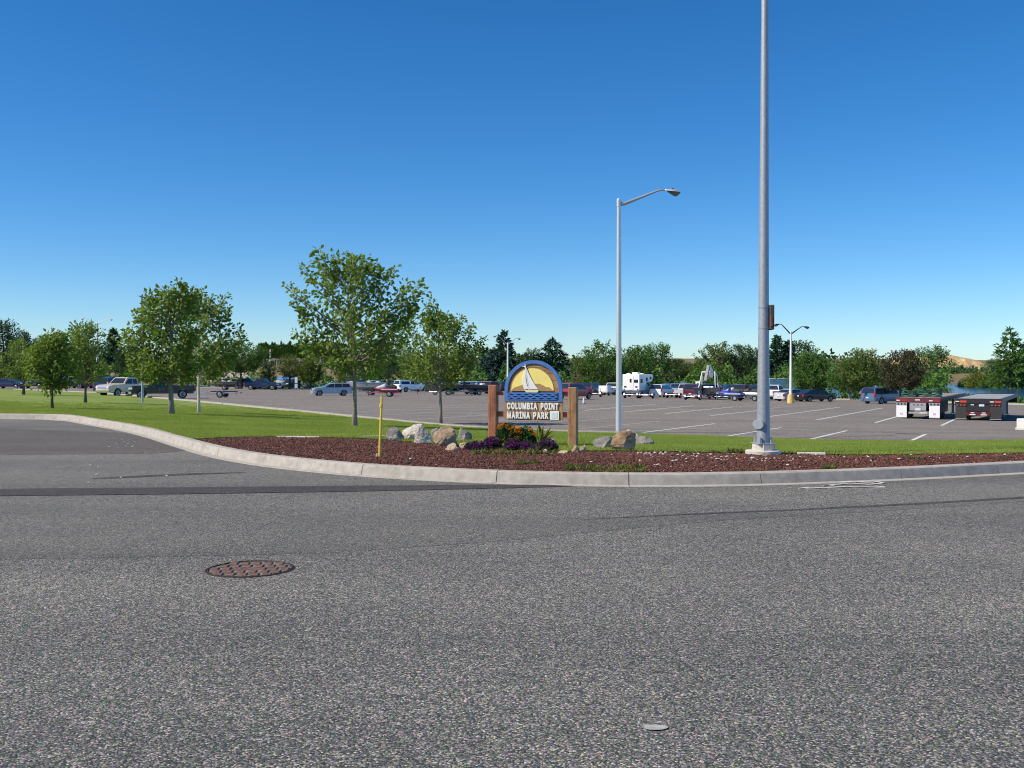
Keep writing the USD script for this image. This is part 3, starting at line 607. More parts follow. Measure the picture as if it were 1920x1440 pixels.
# trees round the lot and along the river shore: pixel foot (x, y), top, lowest leaves, half width
D, C = 'd', 'c'
FAR = [(6, 722, 598, 712, 34, D, G_DARK, 'tall dark tree cut by the left edge of the picture'), (38, 722, 618, 712, 30, D, G_DARK, 'dark leafy tree behind the dark sedan at far left'),
       (186, 719, 648, 715, 34, D, G_DARK, 'dark bushy tree behind the small white post'), (214, 719, 617, 714, 22, C, G_CON, 'narrow dark tree behind the white-topped dark van'),
       (82, 722, 630, 714, 26, D, G_MID, 'mid green tree between the two small lawn trees at far left'), (118, 722, 642, 714, 26, D, G_DARK, 'dark tree behind the white truck at far left'), (150, 722, 634, 714, 24, D, G_DARK, 'dark tree left of the twin-arm lamp at far left'),
       (238, 722, 650, 712, 26, D, G_DARK, 'dark tree between the narrow dark tree and the lamp by the lawn trees'), (345, 722, 650, 710, 40, D, G_DARK, 'dark tree mass behind the black pickup'), (410, 722, 660, 712, 30, D, G_MID, 'green tree behind the empty boat trailer'),
       (268, 718, 655, 710, 26, D, G_OLIVE, 'pale olive tree behind the old pale pickup'), (452, 729, 642, 693, 52, D, G_MID, 'spreading round tree with a forked trunk in front of the small roofed building'),
       (505, 729, 676, 720, 16, D, G_MID, 'small bush between the dark van and the pale lamp post'),
       (543, 729, 664, 707, 24, D, G_OLIVE, 'olive tree behind the blue-covered boat'), (582, 729, 670, 715, 27, D, G_OLIVE, 'olive round tree left of the pale wooden pole'),
       (648, 729, 680, 724, 22, D, G_YEL, 'willow-green bush behind the aluminium boat'), (700, 729, 640, 713, 40, D, G_DARK, 'dark tree behind the largest lawn tree'), (728, 733, 655, 708, 22, D, G_DARK, 'leaning dark tree behind the red trailer'),
       (762, 729, 648, 719, 34, D, G_MID, 'green tree behind the white camper van'), (815, 729, 652, 721, 36, D, G_DARK, 'dark tree behind the tree left of the sign'), (868, 729, 645, 719, 30, D, G_MID, 'green tree left of the blue spruce'),
       (928, 729, 654, 725, 42, C, G_BLUE, 'wide blue spruce behind the sign'), (945, 729, 621, 725, 26, C, G_CON, 'tall dark conifer behind the blue spruce'), (998, 729, 652, 723, 24, D, G_DARK, 'dark tree over the top of the sign'),
       (1036, 729, 637, 723, 44, C, G_CON, 'broad dark pine right above the sign'), (1088, 738, 668, 728, 24, D, G_OLIVE, 'olive bush right of the dark pine'),
       (1128, 738, 641, 728, 44, D, G_MID, 'large bright green tree left of the near lamp post'), (1190, 738, 650, 728, 36, D, G_MID, 'green tree behind the white camper'), (1230, 738, 643, 730, 42, D, G_MID, 'spiky bright green tree above the white minivan'),
       (1268, 738, 672, 728, 26, D, G_OLIVE, 'low olive tree in the gap of the skyline'), (1300, 738, 684, 732, 26, D, G_YEL, 'low yellow-green willow behind the white box'),
       (1346, 738, 642, 728, 46, D, G_OLIVE, 'large rounded olive tree behind the tow arm'), (1388, 738, 646, 728, 36, D, G_DARK, 'dark tree left of the tall grey pole'), (1372, 738, 676, 713, 24, D, G_GREY, 'bare grey shrub in front of the dark trees'),
       (1412, 738, 652, 728, 28, D, G_MID, 'green tree touching the tall grey pole on its left'), (1458, 738, 629, 732, 28, C, G_CON, 'tall dark conifer right of the tall grey pole'), (1478, 738, 640, 728, 24, C, G_CON, 'second dark conifer behind the yellow-based lamp'),
       (1502, 736, 640, 722, 50, D, G_DARK, 'largest dark tree behind the yellow-based lamp'), (1517, 746, 660, 735, 40, D, G_MID, 'rounded dense tree over the black sedan'),
       (1562, 738, 690, 732, 18, D, G_DARK, 'low dark bush right of the black sedan'), (1594, 748, 676, 732, 40, D, G_MID, 'pale-trunked green tree left of the blue minivan'), (1616, 750, 655, 726, 42, D, G_OLIVE, 'dark-trunked round tree by the blue minivan'),
       (1660, 742, 680, 730, 26, D, G_MID, 'green tree behind the blue minivan'), (1689, 758, 656, 728, 44, D, G_RED, 'bronze round-headed tree left of the trailers'), (1746, 742, 647, 730, 42, D, G_MID, 'spiky green tree above the trailers'),
       (1730, 746, 712, 742, 22, D, G_YEL, 'low yellow bush behind the first trailer'), (1795, 728, 690, 722, 46, D, G_DARK, 'dark grey-green trees across the water'), (1840, 744, 697, 740, 36, D, G_YEL, 'yellow-green bush on the shore between the two trailers'),
       (1812, 742, 712, 739, 20, D, G_OLIVE, 'low olive bush left of the yellow-green shore bush'), (1864, 740, 672, 734, 24, D, G_GREY, 'grey half-bare tree left of the tall right conifer'), (1893, 746, 617, 742, 44, C, G_MID, 'tall bright green conifer at the right edge of the lot'), (1926, 742, 640, 738, 32, C, G_CON, 'dark conifer cut by the right edge of the picture')]
for i, (x, y, top, cbp, hw, kind, lm, lab) in enumerate(FAR):
    b = on_ground(x, y)
    s = b[1] / F; H, cb, R = px_h(b, top), max(px_h(b, cbp), .15), hw * s
    if kind == D: m = decid(200 + i, H, cb, R, [], shoots=150 if R > 2.3 else 90, per=46 if R > 2.3 else 36, leaf=min(.0019 * b[1] + .02, .07 * R + .10), tr=max(2.3 * s, .035 * H * .6), spiky=.42, wide=.42, limb_sides=4, inner=.5)
    else: m = conifer(200 + i, H, R * 1.35, cb=cb / H + .01, whorls=26, per=14, power=.7, card=.0040 * b[1], tr=.02 * H, dens=26, ragged=.45)
    nm = 'shrub' if 'bush' in lab or 'shrub' in lab else ('conifer' if kind == C else 'tree')
    put_tree(nm, lab, b, m, lm, BARKP if 'pale-trunked' in lab or lm is G_GREY or 'pale-trunked' in lab else BARKD, None, 'shrub' if nm == 'shrub' else 'tree')

# tall poplars in a row far beyond the river, all alike
def poplar(seed, H, R):
    r = np.random.default_rng(seed); m = 620; u = r.random(m); a = r.uniform(0, 2 * PI, m)
    q = .8 * R * np.sin(np.clip(u * .95 + .08, 0, 1) * PI) ** .6 * np.sqrt(r.random(m)); h = H * (.36 + .64 * u)
    p = np.column_stack([q * np.cos(a), q * np.sin(a), h]); v, f = leaves(p, r.normal(size=(m, 3)) * .5 + (0, 0, 1), r.uniform(.9, 1.9, m), r, .4)
    return tube([(0, 0, 0), (0, 0, H * .5), (0, 0, H * .93)], [.38, .3, .06], 6), trimesh.Trimesh(v, f, process=False)
P_LABS = [('tall narrow poplar in the long far row behind the wooden post at left', 'poplars of the left far row'), ('tall narrow poplar in the short far row between the blue spruce and the sign', 'poplars of the far row by the sign')]
rows = [(486 + 4.15 * i, 688, 646 + 3.0 * math.sin(i * 1.7) + 2 * math.sin(i * 3.1)) for i in range(40)] + [(900 + 6.6 * i, 690, 652 + .16 * 6.6 * i + 2.0 * math.sin(i * 2.3)) for i in range(16)]
protos = []
for i, (x, yb, yt) in enumerate(rows):
    d = 800.0 if x < 800 else 760.0; b = at_depth(x, yb, d); H = at_depth(x, yt, d)[2] - b[2]
    P_LAB, P_GRP = P_LABS[x > 800]
    if i < 3:
        protos.append(thing('poplar', P_LAB, 'tree', b, i * 1.3, P_GRP)); tr_, cr_ = poplar(700 + i, 17.5, 1.25)
        part('trunk', tr_, BARKP, protos[-1]); part('crown', cr_, G_MID, protos[-1])
    else:
        p = path_for('poplar'); xf = UsdGeom.Xform.Define(stage, p); xf.AddTranslateOp().Set(Gf.Vec3d(*map(float, b))); xf.AddRotateZOp().Set(37.0 * i)
        w = .8 + .5 * ((i * 7919) % 10) / 10; xf.AddScaleOp().Set(Gf.Vec3f(w, w, H / 17.5))
        pr = xf.GetPrim(); pr.GetReferences().AddInternalReference(protos[i % 3]); pr.SetInstanceable(True)
        # the reference brings its own placing: keep only this one's
        xf.SetXformOpOrder(xf.GetOrderedXformOps()); tag(pr, P_LAB, 'tree', P_GRP)
# woods of the far bank: one mass
r = np.random.default_rng(77); n = 15000
tx_ = np.concatenate([r.uniform(-.56, -.02, n // 2), r.uniform(-.02, .56, n - n // 2)]); d_ = r.uniform(560, 900, n) ; d_[(tx_ > -.26) & (tx_ < -.14)] = r.uniform(835, 900, ((tx_ > -.26) & (tx_ < -.14)).sum())
x_, y_ = tx_ * d_, d_
cl = meshkit.fbm(np.stack([x_ / 26, y_ / 60, 0 * x_], -1), 2, 4); zb = -1.2 + (4.2 * np.exp(-((tx_ + .205) / .085) ** 2))
hh = np.clip(2 + 17 * (cl - .28), 1.5, 12) * np.where(tx_ > .33, .75, 1) * np.where((tx_ > -.26) & (tx_ < -.14), .42, 1) * np.where((tx_ > .355) & (tx_ < .49), .35, 1); z_ = zb + hh * r.random(n) ** .7
v, f = leaves(np.column_stack([x_, y_, z_]), r.normal(size=(n, 3)) + (0, 0, .3), r.uniform(1.6, 3.6, n), r, .8)
solo('far_woods', trimesh.Trimesh(v, f, process=False), G_DARK, 'dark band of woods along the far bank of the river', 'woods', kind='stuff')
# dense brush along the near shore: one mass behind the parked row, with gaps where the water shows
r = np.random.default_rng(78); n = 26000
u_ = r.random(n); LF = LineString(LOT_FAR[2:8]); q_ = np.array([LF.interpolate(t, normalized=True).coords[0] for t in np.linspace(0, 1, 400)]); q_ = q_[(u_ * 399).astype(int)]
dirs = q_ / np.linalg.norm(q_, axis=1, keepdims=True); q_ = q_ + dirs * r.uniform(6, 17, n)[:, None] + r.normal(0, .8, (n, 2))
pxx = 960 + F * q_[:, 0] / q_[:, 1]; cl = meshkit.fbm(np.stack([pxx / 22, 0 * pxx, 0 * pxx], -1), 3, 14)
hh = np.clip(1.0 + 7.5 * (cl - .2), .8, 5.2); gap = ((pxx > 512) & (pxx < 556)) | ((pxx > 1240) & (pxx < 1262)) | ((pxx > 1562) & (pxx < 1590)) | ((pxx > 1606) & (pxx < 1650)) | (pxx > 1780); hh = np.where(gap, .5, hh)
keep = ~gap | (r.random(n) < .25); q_, hh = q_[keep], hh[keep]; n = len(q_)
v, f = leaves(np.column_stack([q_, ground_z(*q_.T) + hh * r.random(n) ** .8]), r.normal(size=(n, 3)) + (0, 0, .3), r.uniform(.3, .75, n), r, .7)
solo('shore_brush', trimesh.Trimesh(v, f, process=False), G_MID, 'dark brush along the near river shore behind the parked row', 'brush', kind='stuff')
# sandy bluff on the far side, at right
n0, n1 = 60, 26; uu, vv = np.meshgrid(np.linspace(0, 1, n0), np.linspace(0, 1, n1), indexing='ij')
bxx = 640 * (.385 + .095 * uu); top_ = (1.54 + 25 / F * 640) * np.clip(np.minimum(uu * 5, (1 - uu) * 2.6), 0, 1) ** .5 - 2 * (uu > .82) * (uu - .82) * 10
nzb = meshkit.fbm(np.stack([bxx / 9, vv * 4, 0 * bxx], -1), 4, 8) - .5
zz = -5 + (top_ + 5) * sm(0, .75, vv + nzb * .55) + nzb * 1.5; yy = 620 + 60 * vv + nzb * 22
q = np.arange(n0 * n1).reshape(n0, n1); quad = np.stack([q[:-1, :-1], q[1:, :-1], q[1:, 1:], q[:-1, 1:]], -1).reshape(-1, 4)
M_sand = plain('sand_bluff', (0.46, 0.33, 0.17), rough=0.95, var=0.25, scale=0.12, spec=0.1, dirt=((0.16, 0.11, 0.05), 0.7), detail=8.0)
solo('sandy_bluff', trimesh.Trimesh(np.stack([bxx.ravel(), yy.ravel(), zz.ravel()], 1), np.vstack([quad[:, :3], quad[:, [0, 2, 3]]]), process=False), M_sand, kind='structure')
# ---------------------------------------------------------------- the park sign
WOOD_L = plain('weathered_red_post', (0.30, 0.115, 0.065), rough=0.8, var=0.22, scale=7.0, bump=0.003, spec=0.2, dirt=((0.36, 0.22, 0.13), 0.7))
WOOD_R = plain('faded_brown_post', (0.31, 0.165, 0.085), rough=0.85, var=0.25, scale=7.0, bump=0.003, spec=0.2, dirt=((0.42, 0.29, 0.17), 0.8))
WOOD_B = [plain(f'sign_board_{i}', c, rough=0.75, var=0.2, scale=9.0, bump=0.002, spec=0.2, dirt=((0.20, 0.11, 0.05), 0.6)) for i, c in enumerate([(0.36, 0.205, 0.10), (0.31, 0.17, 0.085), (0.40, 0.235, 0.125)])]
WOOD_X = plain('faded_red_rail', (0.42, 0.155, 0.10), rough=0.85, var=0.2, scale=6.0, spec=0.2)
BLUE = plain('sign_blue_paint', (0.055, 0.155, 0.42), rough=0.55, var=0.14, scale=12.0, dirt=((0.16, 0.26, 0.5), 0.5))
BLUE2 = plain('sign_wave_blue', (0.045, 0.135, 0.30), rough=0.5, var=0.12, scale=12.0)
YEL = plain('sign_sun_yellow', (0.86, 0.70, 0.20), rough=0.6, var=0.06, scale=6.0)
HILL = plain('sign_hill_brown', (0.38, 0.23, 0.10), rough=0.75, var=0.15, scale=9.0)
SWHITE = plain('sign_white_paint', (0.80, 0.78, 0.74), rough=0.5, var=0.05, scale=9.0)
CREAM = plain('sign_cream_paint', (0.72, 0.68, 0.42), rough=0.5, var=0.05, scale=9.0)
PLATE = plain('pale_plate', (0.62, 0.68, 0.72), rough=0.4, var=0.08, scale=9.0)
sgl, sgr = at_depth(925, 831, 19.75), at_depth(1074.5, 831, 19.3)
ax2 = (sgr - sgl)[:2]; W2 = np.linalg.norm(ax2); yaw = math.atan2(ax2[1], ax2[0]); mid = (sgl + sgr) / 2
SC = F / mid[1]                                   # photo pixels per metre at the sign
sign = thing('park_sign', 'brown wooden park sign with carved sailboat and yellow sun under a blue arch', 'sign', mid, yaw)
U = lambda p: (p - 999.8) / SC / math.cos(yaw)
Zs = lambda p: (831 - p) / SC
PW = .082
def log_post(x, top, mat, seed):
    m = rbx(x - PW, x + PW, -PW, PW, -.45, top, .012); pr = part('post', m, mat, sign)
    for k in range(3):
        xx = x + (-.04, .015, .05)[k]; part('post_crack', bx(xx, xx + .004, -PW - .002, -PW + .01, top * (.35 + .1 * k), top * (.8 + .07 * k)), plain('crack_dark', (0.06, 0.03, 0.02), rough=1), pr)
log_post(-W2 / 2, Zs(722), WOOD_L, 1); log_post(W2 / 2, Zs(725.5), WOOD_R, 2)
for a, b in ((772, 782), (734, 741)):
    part('cross_rail', rbx(-W2 / 2 + PW, W2 / 2 - PW, .005, .045, Zs(b), Zs(a), .006), WOOD_X, sign)
ul, ur, yb, ys = U(948.5), U(1055.5), Zs(752), Zs(731)
cxs = (ul + ur) / 2; ra = (ur - ul) / 2
def arch(grow, base): return Polygon([(ul - grow, base), (ur + grow, base), (ur + grow, ys)] + [(cxs + (ra + grow) * math.cos(t), ys + (ra + grow) * math.sin(t)) for t in np.linspace(0, PI, 48)] + [(ul - grow, ys)]).buffer(0)
def relief(poly, y0, depth): return upright(extr(poly, depth)).translate([0, y0, 0])     # front face at y0 - depth
outer = arch(0, yb); inner = arch(-.065, yb + .03)
hts = [yb, Zs(740), Zs(727), Zs(713), Zs(700), Zs(689), Zs(676)]
for i in range(6):
    P = outer.buffer(-.004).intersection(sbox(-2, hts[i] + .003, 2, hts[i + 1] - .003))
    part('board_plank', relief(P, 0.0, .04 + .0015 * (i % 2)), WOOD_B[i % 3], sign)
part('blue_arch', relief(outer.difference(inner), -.002, .062), BLUE, sign)
for i, (za, zb_) in enumerate([(787.5, 770), (769.5, 752.5)]):
    part('text_plank', relief(sbox(U(948), Zs(za), U(1056), Zs(zb_) - .003), 0.0, .042 + .003 * i), WOOD_B[i * 2], sign)
sunP = Polygon([(U(1000.5) + .415 * math.cos(t), Zs(733) + .43 * math.sin(t)) for t in np.linspace(0, PI, 40)])
part('painted_sun', relief(sunP.intersection(inner.buffer(-.01)), -.0435, .008), YEL, sign)
hp = [(961, 733), (966, 727), (974, 724), (979, 722.5), (984, 720), (990, 719), (998, 718), (1008, 719.5), (1014, 719), (1020, 722), (1027, 726), (1031, 725), (1036, 729), (1041, 733)]
part('painted_hills', relief(Polygon([(U(a), Zs(b)) for a, b in hp]).buffer(0).intersection(inner.buffer(-.01)), -.053, .006), HILL, sign)
boat = lambda pts: Polygon([(U(a), Zs(b)) for a, b in pts]).buffer(0)
part('sail', relief(boat([(987.8, 690), (985.5, 698), (983, 708), (982.5, 716), (983.5, 724), (986, 730), (993.5, 728.5), (991, 722), (988.7, 712), (988, 700)]), -.06, .012), SWHITE, sign)
part('sail', relief(boat([(987.8, 686), (989.2, 700), (992.5, 714), (995.3, 729.5), (1011.5, 729.5), (1006, 722), (1000, 712), (994.5, 701), (990, 690)]), -.06, .014), SWHITE, sign)
part('mast', relief(boat([(986.4, 683.5), (988.2, 683.5), (990.2, 700), (995.5, 731), (994.2, 731), (988.6, 700)]), -.0745, .004), SWHITE, sign)
part('boat_hull', relief(boat([(986, 731), (1013, 730.8), (1010.5, 735.5), (990, 735.5)]), -.06, .016), CREAM, sign)
part('pennant', relief(boat([(981, 687.2), (987, 686), (987, 688.2)]), -.06, .01), SWHITE, sign)
part('water_panel', relief(sbox(U(954), Zs(749.8), U(1047.5), Zs(735.2)).intersection(inner.buffer(-.002)), -.045, .008), BLUE2, sign)
for k in range(4):
    x0, x1 = U(955), U(1047); xs = np.linspace(x0, x1, 90); zc = Zs(737.3 + 3.5 * k); wl = (x1 - x0) / 6.6; ph = (xs - x0) / wl + .5 * (k % 2)
    cr = .022 * (np.abs(np.sin(PI * ph)) ** .7) - .012
    P = Polygon(np.vstack([np.column_stack([xs, zc + cr]), np.column_stack([xs, zc + cr - .021])[::-1]])).buffer(0)
    part('wave', relief(P.intersection(inner), -.0532, .022), BLUE, sign)
def word(s, px0, px1, py_base, hpx):
    """Raised letters, each a part, stretched to the width and height they have on the board."""
    H = hpx / SC; widths = []; ms = []
    for ch in s:
        if ch == ' ': ms.append(None); widths.append(.40); continue
        m = meshkit.text_mesh(ch, 1.0, 1.0, bold=True); m.merge_vertices()
        fat = CrossSection.compose([CrossSection([[tuple(map(float, q)) for q in m.vertices[f_][:, :2]]], m3.FillRule.Positive) for f_, n_ in zip(m.faces, m.face_normals) if n_[2] > .9]).offset(.012, m3.JoinType.Miter).offset(.038, m3.JoinType.Miter).simplify(.004)
        m = tm(fat.extrude(1.0)); b0, b1 = m.bounds; m.apply_translation((-b0[0], 0, 0)); ms.append(m); widths.append(b1[0] - b0[0] + .10)
    gap = .10; tot = sum(widths) + gap * (len(s) - 1); sx = (U(px1) - U(px0)) / tot; x = U(px0)
    for m, w_ in zip(ms, widths):
        if m is not None:
            v = (np.array(m.vertices) + [.05, -.0, 0]) * [sx, H * .94, .022]
            part('letter', trimesh.Trimesh(np.column_stack([v[:, 0] + x, -.046 - v[:, 2], v[:, 1] + Zs(py_base)]), m.faces), SWHITE, sign)
        x += (w_ + gap) * sx
word('COLUMBIA', 953, 1010, 766.6, 11.6); word('POINT', 1016, 1049, 766.6, 11.6)
word('MARINA', 953, 996.5, 784, 11.8); word('PARK', 1002, 1030.5, 784, 11.8)
part('square_plate', relief(sbox(U(1034.5), Zs(785), U(1048.5), Zs(771)).buffer(.012), -.043, .02), SWHITE, sign)
part('square_plate_face', relief(sbox(U(1036), Zs(783.5), U(1047), Zs(772.5)), -.0635, .003), PLATE, sign)

# ---------------------------------------------------------------- poles and lamps
GALV = plain('galvanised_steel', (0.33, 0.35, 0.38), rough=0.55, metal=0.45, var=0.14, scale=22.0, bump=0.001, dirt=((0.30, 0.32, 0.36), 0.6))
ALU = plain('brushed_aluminium', (0.62, 0.62, 0.62), rough=0.42, metal=0.55, var=0.08, scale=10.0)
DARKM = plain('dark_metal', (0.035, 0.036, 0.04), rough=0.5, metal=0.4, var=0.15)
LAMPG = plain('lamp_lens', (0.10, 0.11, 0.10), rough=0.15, var=0.1)
CONCB = plain('pole_base_concrete', (0.50, 0.465, 0.41), rough=0.9, var=0.12, scale=12.0, bump=0.003, spec=0.2)
bp = on_ground(1431, 852.5); s = bp[1] / F; PZ = lambda y: (852.5 - y) * s
pole = thing('tall_pole', 'tall tapered galvanised steel pole on a round concrete footing in the red mulch', 'pole', bp)
HP = 10.5
part('pole_shaft', lathe([(0, PZ(832)), (12.6 * s, PZ(832)), (9.6 * s, PZ(600)), (6.6 * s, PZ(0)), (5.0 * s, HP), (0, HP)], 28), GALV, pole, smooth=40)
part('footing', lathe([(0, -.12), (33 * s, -.12), (33 * s, .065), (32 * s, .075), (0, .075)], 40), CONCB, pole, smooth=35)
part('plinth', extr([(20.5 * s * math.cos(a), 20.5 * s * math.sin(a)) for a in np.radians([22, 68, 112, 158, 202, 248, 292, 338])], PZ(833.5) - .06).rotate([0, 0, 12]).translate([0, 0, .07]), CONCB, pole)
part('base_plate', rbx(-18 * s, 18 * s, -18 * s, 18 * s, PZ(833.4) + .012, PZ(830), .006).rotate([0, 0, 12]), GALV, pole)
for a in (45, 135, 225, 315):
    x, y = 15.5 * s * math.cos(math.radians(a + 12)), 15.5 * s * math.sin(math.radians(a + 12))
    part('anchor_bolt', Manifold.cylinder(.09, .018, .018, 6).translate([x, y, PZ(830)]) + Manifold.cylinder(.05, .032, .032, 6).translate([x, y, PZ(830)]), GALV, pole)
hd = np.array([math.cos(math.radians(215)), math.sin(math.radians(215))])
hh = Manifold.cylinder(.035, .098, .098, 24).scale([.8, 1.15, 1]).rotate([0, 90, 0]).rotate([0, 0, 215]).translate([hd[0] * 11.2 * s, hd[1] * 11.2 * s, PZ(795)])
hh = trimesh.Trimesh(*(lambda q: (q.vert_properties[:, :3], q.tri_verts))(hh.to_mesh()), process=False)
hh.apply_translation((0, 0, 0)); part('hand_hole_cover', hh, GALV, pole, smooth=30)
BOXG = plain('signal_housing', (0.06, 0.065, 0.05), rough=0.6, var=0.2)
sb = part('signal_box', rbx(9.0 * s, 17.3 * s, -.10, .16, PZ(618.5), PZ(572), .012), BOXG, pole)
part('signal_lens', rbx(9.6 * s, 13.5 * s, -.108, -.099, PZ(612), PZ(592), .003), plain('signal_red', (0.28, 0.07, 0.05), rough=0.5), sb)
for y in (576, 615): part('band_clamp', lathe([(9.5 * s, PZ(y) - .012), (10.25 * s, PZ(y) - .012), (10.25 * s, PZ(y) + .012), (9.5 * s, PZ(y) + .012)], 24), GALV, pole)

def cobra(sc=1.0):
    """Lamp head: pale housing over a dark drop lens, pointing along +x from its neck at the origin."""
    def ell(x, rx, ry, rz, z): return Manifold.sphere(1, 20).scale([rx, ry, rz]).translate([x, 0, z])
    top_ = Manifold.batch_hull([ell(.06, .06, .06, .045, 0), ell(.30, .20, .125, .062, -.005), ell(.46, .08, .10, .05, -.015)]).trim_by_plane([0, 0, 1], -.022)
    lens = Manifold.batch_hull([ell(.14, .05, .06, .03, -.03), ell(.36, .13, .11, .13, -.035), ell(.46, .06, .07, .05, -.03)]).trim_by_plane([0, 0, -1], .023)
    eye = Manifold.cylinder(.05, .03, .025, 10).translate([.26, 0, .05])
    return [q.scale([sc] * 3) for q in (top_, lens, eye)]
def lamp(name, label, x, y, pole_px, arms, mats, group=None, base=None, depth_shift=0.0, hs=1.0):
    """arms: list of (end px x, end px y) of the head's neck; pole_px: (top y, half width at the foot, half width at the top)."""
    b = on_ground(x, y); s_ = b[1] / F; top_ = (y - pole_px[0]) * s_
    t = thing(name, label, 'street lamp', b, group=group)
    part('lamp_post', lathe([(0, -.1), (pole_px[1] * s_, -.1), (pole_px[1] * s_, .02), (pole_px[2] * s_, top_), (0, top_ + .01)], 16), mats[0], t, smooth=40)
    part('post_cap', lathe([(0, top_ + .07), (pole_px[2] * s_ * .8, top_ + .06), (pole_px[2] * s_ * 1.15, top_ + .02), (pole_px[2] * s_ * 1.15, top_ - .25), (0, top_ - .25)], 12), mats[0], t)
    for ex, ey in arms:
        dx, ez = (ex - x) * s_, (y - ey) * s_; sg = 1 if dx > 0 else -1; z0 = top_ - .16
        pts = [(sg * pole_px[2] * s_ * .8, 0, z0), (dx * .12, 0, z0 + .02), (dx * .5, 0, z0 + (ez - z0) * .52), (dx * .82, 0, z0 + (ez - z0) * .93), (dx * .92, 0, ez + .015), (dx, 0, ez)]
        part('arm', tube(pts, np.array([.062, .058, .045, .034, .03, .028]) * hs, 10), mats[1], t, smooth=40)
        hd_ = cobra(hs); names = ('lamp_head', 'lamp_lens', 'photocell'); hp_ = None
        for nm_, m_, mt in zip(names, hd_, (mats[2], LAMPG, DARKM)):
            m_ = m_.rotate([0, 6, 0]); m_ = m_ if sg > 0 else m_.rotate([0, 0, 180])
            p_ = part(nm_, m_.translate([dx, 0, ez]), mt, t if hp_ is None else hp_, smooth=40)
            if hp_ is None: hp_ = p_
    if base is not None:
        part('post_base', lathe([(0, -.1), (base[0] * s_, -.1), (base[0] * s_ * 1.0, base[1] * s_ * .5), (base[0] * s_ * .75, base[1] * s_), (0, base[1] * s_)], 16), base[2], t, smooth=40)
    return t
WPOLE = plain('white_lamp_post', (0.72, 0.70, 0.66), rough=0.5, var=0.06)
YB = plain('yellow_base_paint', (0.62, 0.42, 0.14), rough=0.7, var=0.15)
lamp('street_lamp', 'near aluminium street lamp with one arm reaching right, behind the right-hand rocks', 1160, 811.5, (376, 5.6, 3.9), [(1245, 357.5)], (ALU, GALV, ALU), hs=1.2)
lamp('street_lamp', 'grey street lamp at the lawn edge half hidden by the leafy lawn trees', 267, 754, (553, 2.3, 1.9), [(322, 546)], (GALV, GALV, GALV))
lamp('street_lamp', 'twin-arm pale lamp on a yellow painted base, right of the tall pole', 1482.5, 756, (622, 2.8, 1.6), [(1462, 608), (1505, 612.5)], (WPOLE, DARKM, DARKM), base=(6.5, 17, YB), hs=1.25)
lamp('street_lamp', 'twin-arm pale lamp rising above the trees at far left', 183, 726, (606, 2.2, 1.5), [(160, 597), (205, 598.5)], (WPOLE, WPOLE, WPOLE), hs=1.25)
lamp('street_lamp', 'twin-arm lamp seen above the blue spruce behind the sign', 952, 735, (643, 1.9, 1.4), [(932, 630), (969, 634.5)], (WPOLE, GALV, GALV), hs=1.25)
for x, y, top_, lab in [(507, 724, 656, 'thin pale post behind the dark van, left of the blue-covered boat'), (606.5, 722, 661, 'pale wooden post directly behind the silver-blue wagon')]:
    b = on_ground(x, y); s_ = b[1] / F; t = thing('utility_post', lab, 'post', b)
    part('post_shaft', lathe([(0, -.1), (1.7 * s_, -.1), (1.4 * s_, (y - top_) * s_), (0, (y - top_) * s_)], 10), plain('pale_post', (0.55, 0.48, 0.38), rough=.8), t)
    part('post_head', rbx(-.35, .35, -.12, .12, (y - top_) * s_, (y - top_) * s_ + .22, .03), DARKM if x > 550 else WPOLE, t)
# ---------------------------------------------------------------- marker stake, little things
sk = on_ground(711, 857); s_ = sk[1] / F
YST = plain('yellow_fibreglass', (0.72, 0.46, 0.05), rough=0.5, var=0.08)
t = thing('marker_stake', 'leaning yellow marker stake standing in the red mulch near the kerb', 'stake', sk)
part('stake_rod', tube([(0, 0, -.1), (.2 * 5 * s_ * 5, 0, (857 - 742) * s_)], [.021, .017], 8), YST, t, smooth=40)
part('stake_collar', tube([(4.0 * s_, 0, (857 - 763) * s_), (4.05 * s_, 0, (857 - 757) * s_)], .026, 8), YST, t)
part('stake_foot_tag', rbx(-.05, -.022, -.012, .012, .0, .055, .004), plain('foot_tag', (0.55, 0.55, 0.42), rough=.7), t)
c_ = road_px(664, 886); t = thing('paper_scrap', 'crumpled pale paper scrap in the gutter against the kerb', 'litter', (c_[0], c_[1] - .02, .006), .15)
m_ = sheet(sbox(-.10, -.035, .12, .035), lambda x, y: .012 + .03 * (meshkit.noise(np.stack([x * 14, y * 20, 0 * x], -1), 3)), .018); part('paper', m_, plain('paper', (0.66, 0.62, 0.55), rough=.9), t)
c_ = lot_px(1094.5, 757); t = thing('traffic_marker', 'tiny white upright marker on the lot right of the sign post', 'marker', c_)
part('marker_post', lathe([(0, 0), (.10, 0), (.07, .5), (0, .55)], 10), plain('marker_white', (0.7, 0.7, 0.66), rough=.6), t); part('marker_foot', lathe([(0, .0), (.2, 0), (.18, .05), (0, .05)], 10), DARKM, t)
c_ = lot_px(1918, 806); t = thing('concrete_block', 'pale concrete block cut by the right edge of the picture', 'block', c_, .5)
part('block_body', rbx(-.13, .55, -.2, .25, -.02, .52, .03), plain('block_white', (0.60, 0.58, 0.56), rough=.9), t); part('block_foot', rbx(-.17, .59, -.24, .29, -.02, .10, .02), CONCB, t)
def bar(name, x, y, wpx, hpx, mat, label, cat, capmat=None):
    b = on_ground(x, y); s_ = b[1] / F; t = thing(name, label, cat, b)
    part('post', rbx(-wpx * s_ / 2, wpx * s_ / 2, -wpx * s_ / 2, wpx * s_ / 2, -.1, hpx * s_, .02), mat, t)
    part('cap', rbx(-wpx * s_ * .75, wpx * s_ * .75, -wpx * s_ * .75, wpx * s_ * .75, hpx * s_, hpx * s_ + wpx * s_ * .8, .03), capmat or mat, t)
